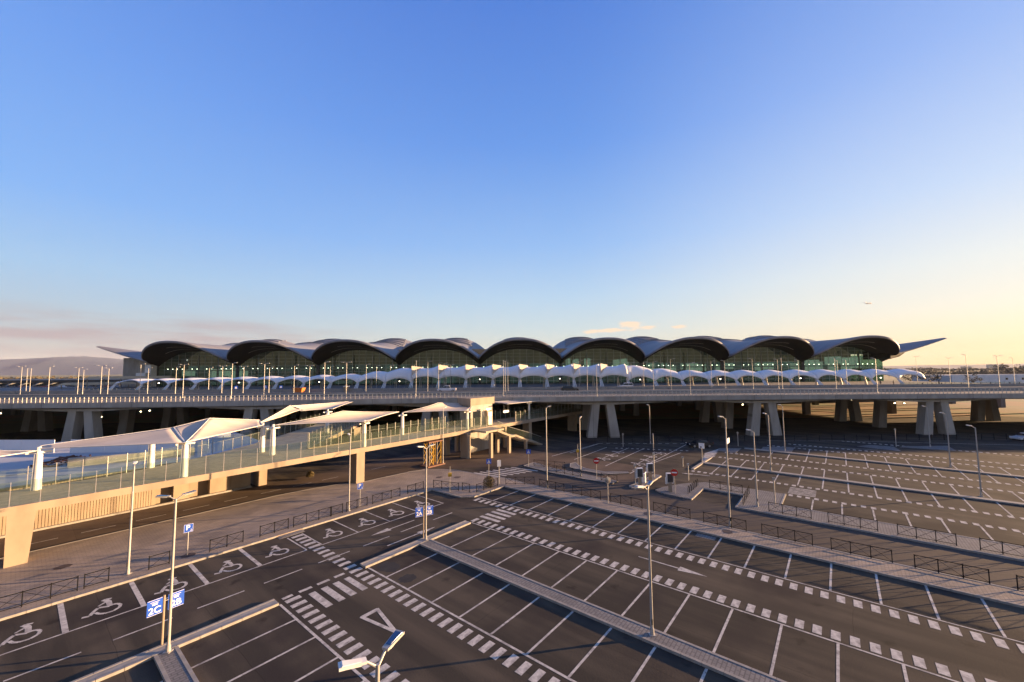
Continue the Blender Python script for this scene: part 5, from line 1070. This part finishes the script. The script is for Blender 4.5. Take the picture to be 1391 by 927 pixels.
def tree(x, y, h, w, label, seed, name='broadleaf_tree', z0=0, dens=420):
    rnd = random.Random(seed); t = thing(name, label, 'tree', (x,y,z0), 0, 'trees on the horizon at right' if x > 0 else 'trees at left')
    q = M().tube((0,0,0),(0,0,h*.5),h*.035,h*.02,7)
    ends = []
    for k in range(6):
        a = k*1.05+rnd.random(); e = Vector((w*.33*math.cos(a), w*.33*math.sin(a), h*rnd.uniform(.55,.8))); q.tube((0,0,h*rnd.uniform(.3,.48)), e, h*.014, h*.006, 5); ends.append(e)
    q.build('trunk', BARK, t)
    m = M(); cl = [(e, w*rnd.uniform(.14,.24)) for e in ends]+[(Vector((rnd.uniform(-.38,.38)*w, rnd.uniform(-.38,.38)*w, h*rnd.uniform(.5,.92))), w*rnd.uniform(.1,.2)) for _ in range(9)]
    for i in range(dens):
        c_, r_ = cl[rnd.randrange(len(cl))]
        d = Vector((rnd.gauss(0,1),rnd.gauss(0,1),rnd.gauss(0,.8))); d = d.normalized()*r_*rnd.random()**.4; p = c_+d
        s_ = w*.035*rnd.uniform(.6,1.5); a = Vector((rnd.uniform(-1,1),rnd.uniform(-1,1),rnd.uniform(-1,1))).normalized()*s_; b = a.orthogonal().normalized()*s_*.7
        m.quad(p-a, p-b, p+a, p+b)
    m.build('crown', TREEL, t, kind='stuff'); return t
T = [(262,265,13,10,'small feathery tree just right of the terminal wing'),(285,275,12,14,'rounded brown-green tree left of the white warehouse'),(300,262,11,9,'thin pale tree beside the warehouse corner'),
     (520,420,17,20,'tree rising behind the left part of the warehouse'),(548,430,17,15,'second tree behind the warehouse, right of a gap'),(640,455,18,26,'wide tree behind the middle of the warehouse'),(672,450,19,26,'tall tree clump behind the warehouse'),(705,455,17,22,'lower tree right of the tall clump'),(735,450,19,28,'broad dark tree behind the right part of the warehouse'),(770,450,20,30,'big dark tree near the right edge'),(800,455,19,28,'rightmost dark tree above the warehouse'),(604,455,15,16,'small tree left of the wide one'),(250,300,10,12,'low shrub tree under the terminal wing'),(232,320,10,14,'low bushy tree between terminal and horizon')]
for i, (x, y, h, w_, lb) in enumerate(T): tree(x, y, h, w_, lb, 40+i)
# far tree belts and low ridges (nobody could count them)
def belt(x0, x1, y, h, n, name, mt, seed):
    rnd = random.Random(seed); m = M()
    for i in range(n):
        x = rnd.uniform(x0, x1); yy = y+rnd.uniform(-40,40); hh = h*(.5+.5*noise.noise(Vector((x*.012,seed,0)))+.25*rnd.random()); s_ = h*.30
        z = rnd.random()*hh; p = Vector((x,yy,z)); a = Vector((rnd.uniform(-1,1),rnd.uniform(-.5,.5),rnd.uniform(-.7,.7))).normalized()*s_; b = a.orthogonal().normalized()*s_*.7
        m.quad(p-a,p-b,p+a,p+b)
    o = m.build(name, mt, kind='stuff'); return o
tag(belt(350, 1500, 800, 9, 9000, 'far_tree_belt', TREEF, 3), 'far belt of trees along the right horizon', 'trees'); tag(belt(500, 2600, 1500, 12, 9000, 'far_tree_belt', TREEF, 5), 'farthest hazy belt of trees on the right horizon', 'trees')
tag(belt(-1500, -300, 700, 11, 5000, 'far_tree_belt', TREEL, 9), 'dark belt of trees behind the old terminal', 'trees')
def ridge(pts, y, depth, name, seed):
    "rolling hills: a real height field"
    x0, x1 = pts[0][0], pts[-1][0]
    def f(a, b):
        x = lerp(x0, x1, a); h = interp(pts, x); yy = y+depth*b
        n_ = noise.fractal(Vector((x*.0011, yy*.0011, seed)), 1.0, 2.0, 5)
        e = math.sin(PI*min(1, b*1.0))
        return (x, yy, -2+max(0, h*e*(1+.35*n_)))
    return M().grid(f, 130, 14).build(name, HILL, smooth=True, kind='structure')
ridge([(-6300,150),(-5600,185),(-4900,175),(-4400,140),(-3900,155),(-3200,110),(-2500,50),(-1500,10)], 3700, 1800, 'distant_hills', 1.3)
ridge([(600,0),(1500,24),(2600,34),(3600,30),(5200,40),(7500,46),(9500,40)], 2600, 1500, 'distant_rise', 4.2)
for k in range(9):
    t = thing('apartment_block', 'far pale apartment block on the right horizon, %s from the left' % ORD[k], 'building', (2890+k*75+(20 if k > 2 else 0)-(120 if k == 0 else 0), 2450+30*(k%3), 0), 0, 'apartment blocks on the horizon')
    M().box(-26,26,-8,8,0,15+4*((k*7)%4)).build('wall', CITY, t); M().box(-10,-4,-3,3,15+4*((k*7)%4),17+4*((k*7)%4)).build('roof_house', CITY, t)
    m = M()
    for i in range(5):
        for j in range(2): m.box(-22+i*10,-18+i*10,-8.15,-8.02,4+j*5,6+j*5)
    m.build('windows', CARG, t, kind='stuff')
# ================================================================== AIRCRAFT
ac = thing('airliner', 'small dark airliner climbing in the pale sky at right', 'aircraft', (1170,1300,224), 0)
ac.rotation_euler = (0.25, -.12, .35)
m = M(); R_ = [(-16,.3),(-12,1.4),(-8,1.9),(8,1.9),(12,1.5),(15,.4)]
for (a, ra), (b, rb_) in zip(R_[:-1], R_[1:]): m.tube((a,0,0),(b,0,0),ra,rb_,12)
m.build('fuselage', PLANE, ac)
for s_ in (-1, 1):
    M().hexa([(3,s_*1.5,-.5),(-3,s_*1.5,-.5),(-7,s_*16,1.2),(-5,s_*16,1.2)][::s_],[(3,s_*1.5,0),(-3,s_*1.5,0),(-7,s_*16,1.5),(-5,s_*16,1.5)][::s_]).build('wing', PLANE, ac)
    M().hexa([(-12,s_*.5,.8),(-15,s_*.5,.8),(-16.5,s_*6,1.2),(-15.2,s_*6,1.2)][::s_],[(-12,s_*.5,1.1),(-15,s_*.5,1.1),(-16.5,s_*6,1.4),(-15.2,s_*6,1.4)][::s_]).build('tailplane', PLANE, ac)
    M().tube((2.5,s_*5.5,-1.3),(-1.5,s_*5.5,-1.3),1,.8,10).build('engine', PLANE, ac)
M().hexa([(-11,-.2,1.5),(-15,-.2,1.2),(-15,.2,1.2),(-11,.2,1.5)],[(-14.5,-.1,6),(-16.5,-.1,6),(-16.5,.1,6),(-14.5,.1,6)]).build('fin', PLANE, ac)
# ================================================================== HAZE
hz = M().box(-8600,8600,-8600,8600,-1.2,290).build('haze', None, kind='stuff'); tag(hz, 'thin evening haze over the plain and the far hills', 'haze')
hm = bpy.data.materials.new('haze_air'); hm.use_nodes = True; nt = hm.node_tree
for n in list(nt.nodes): nt.nodes.remove(n)
ho = N(nt, 'ShaderNodeOutputMaterial'); hv = N(nt, 'ShaderNodeVolumePrincipled'); hv.inputs['Density'].default_value = 3.2e-5; hv.inputs['Color'].default_value = (.86,.88,.93,1); hv.inputs['Anisotropy'].default_value = 0.0
nt.links.new(hv.outputs[0], ho.inputs['Volume']); hz.data.materials.append(hm)
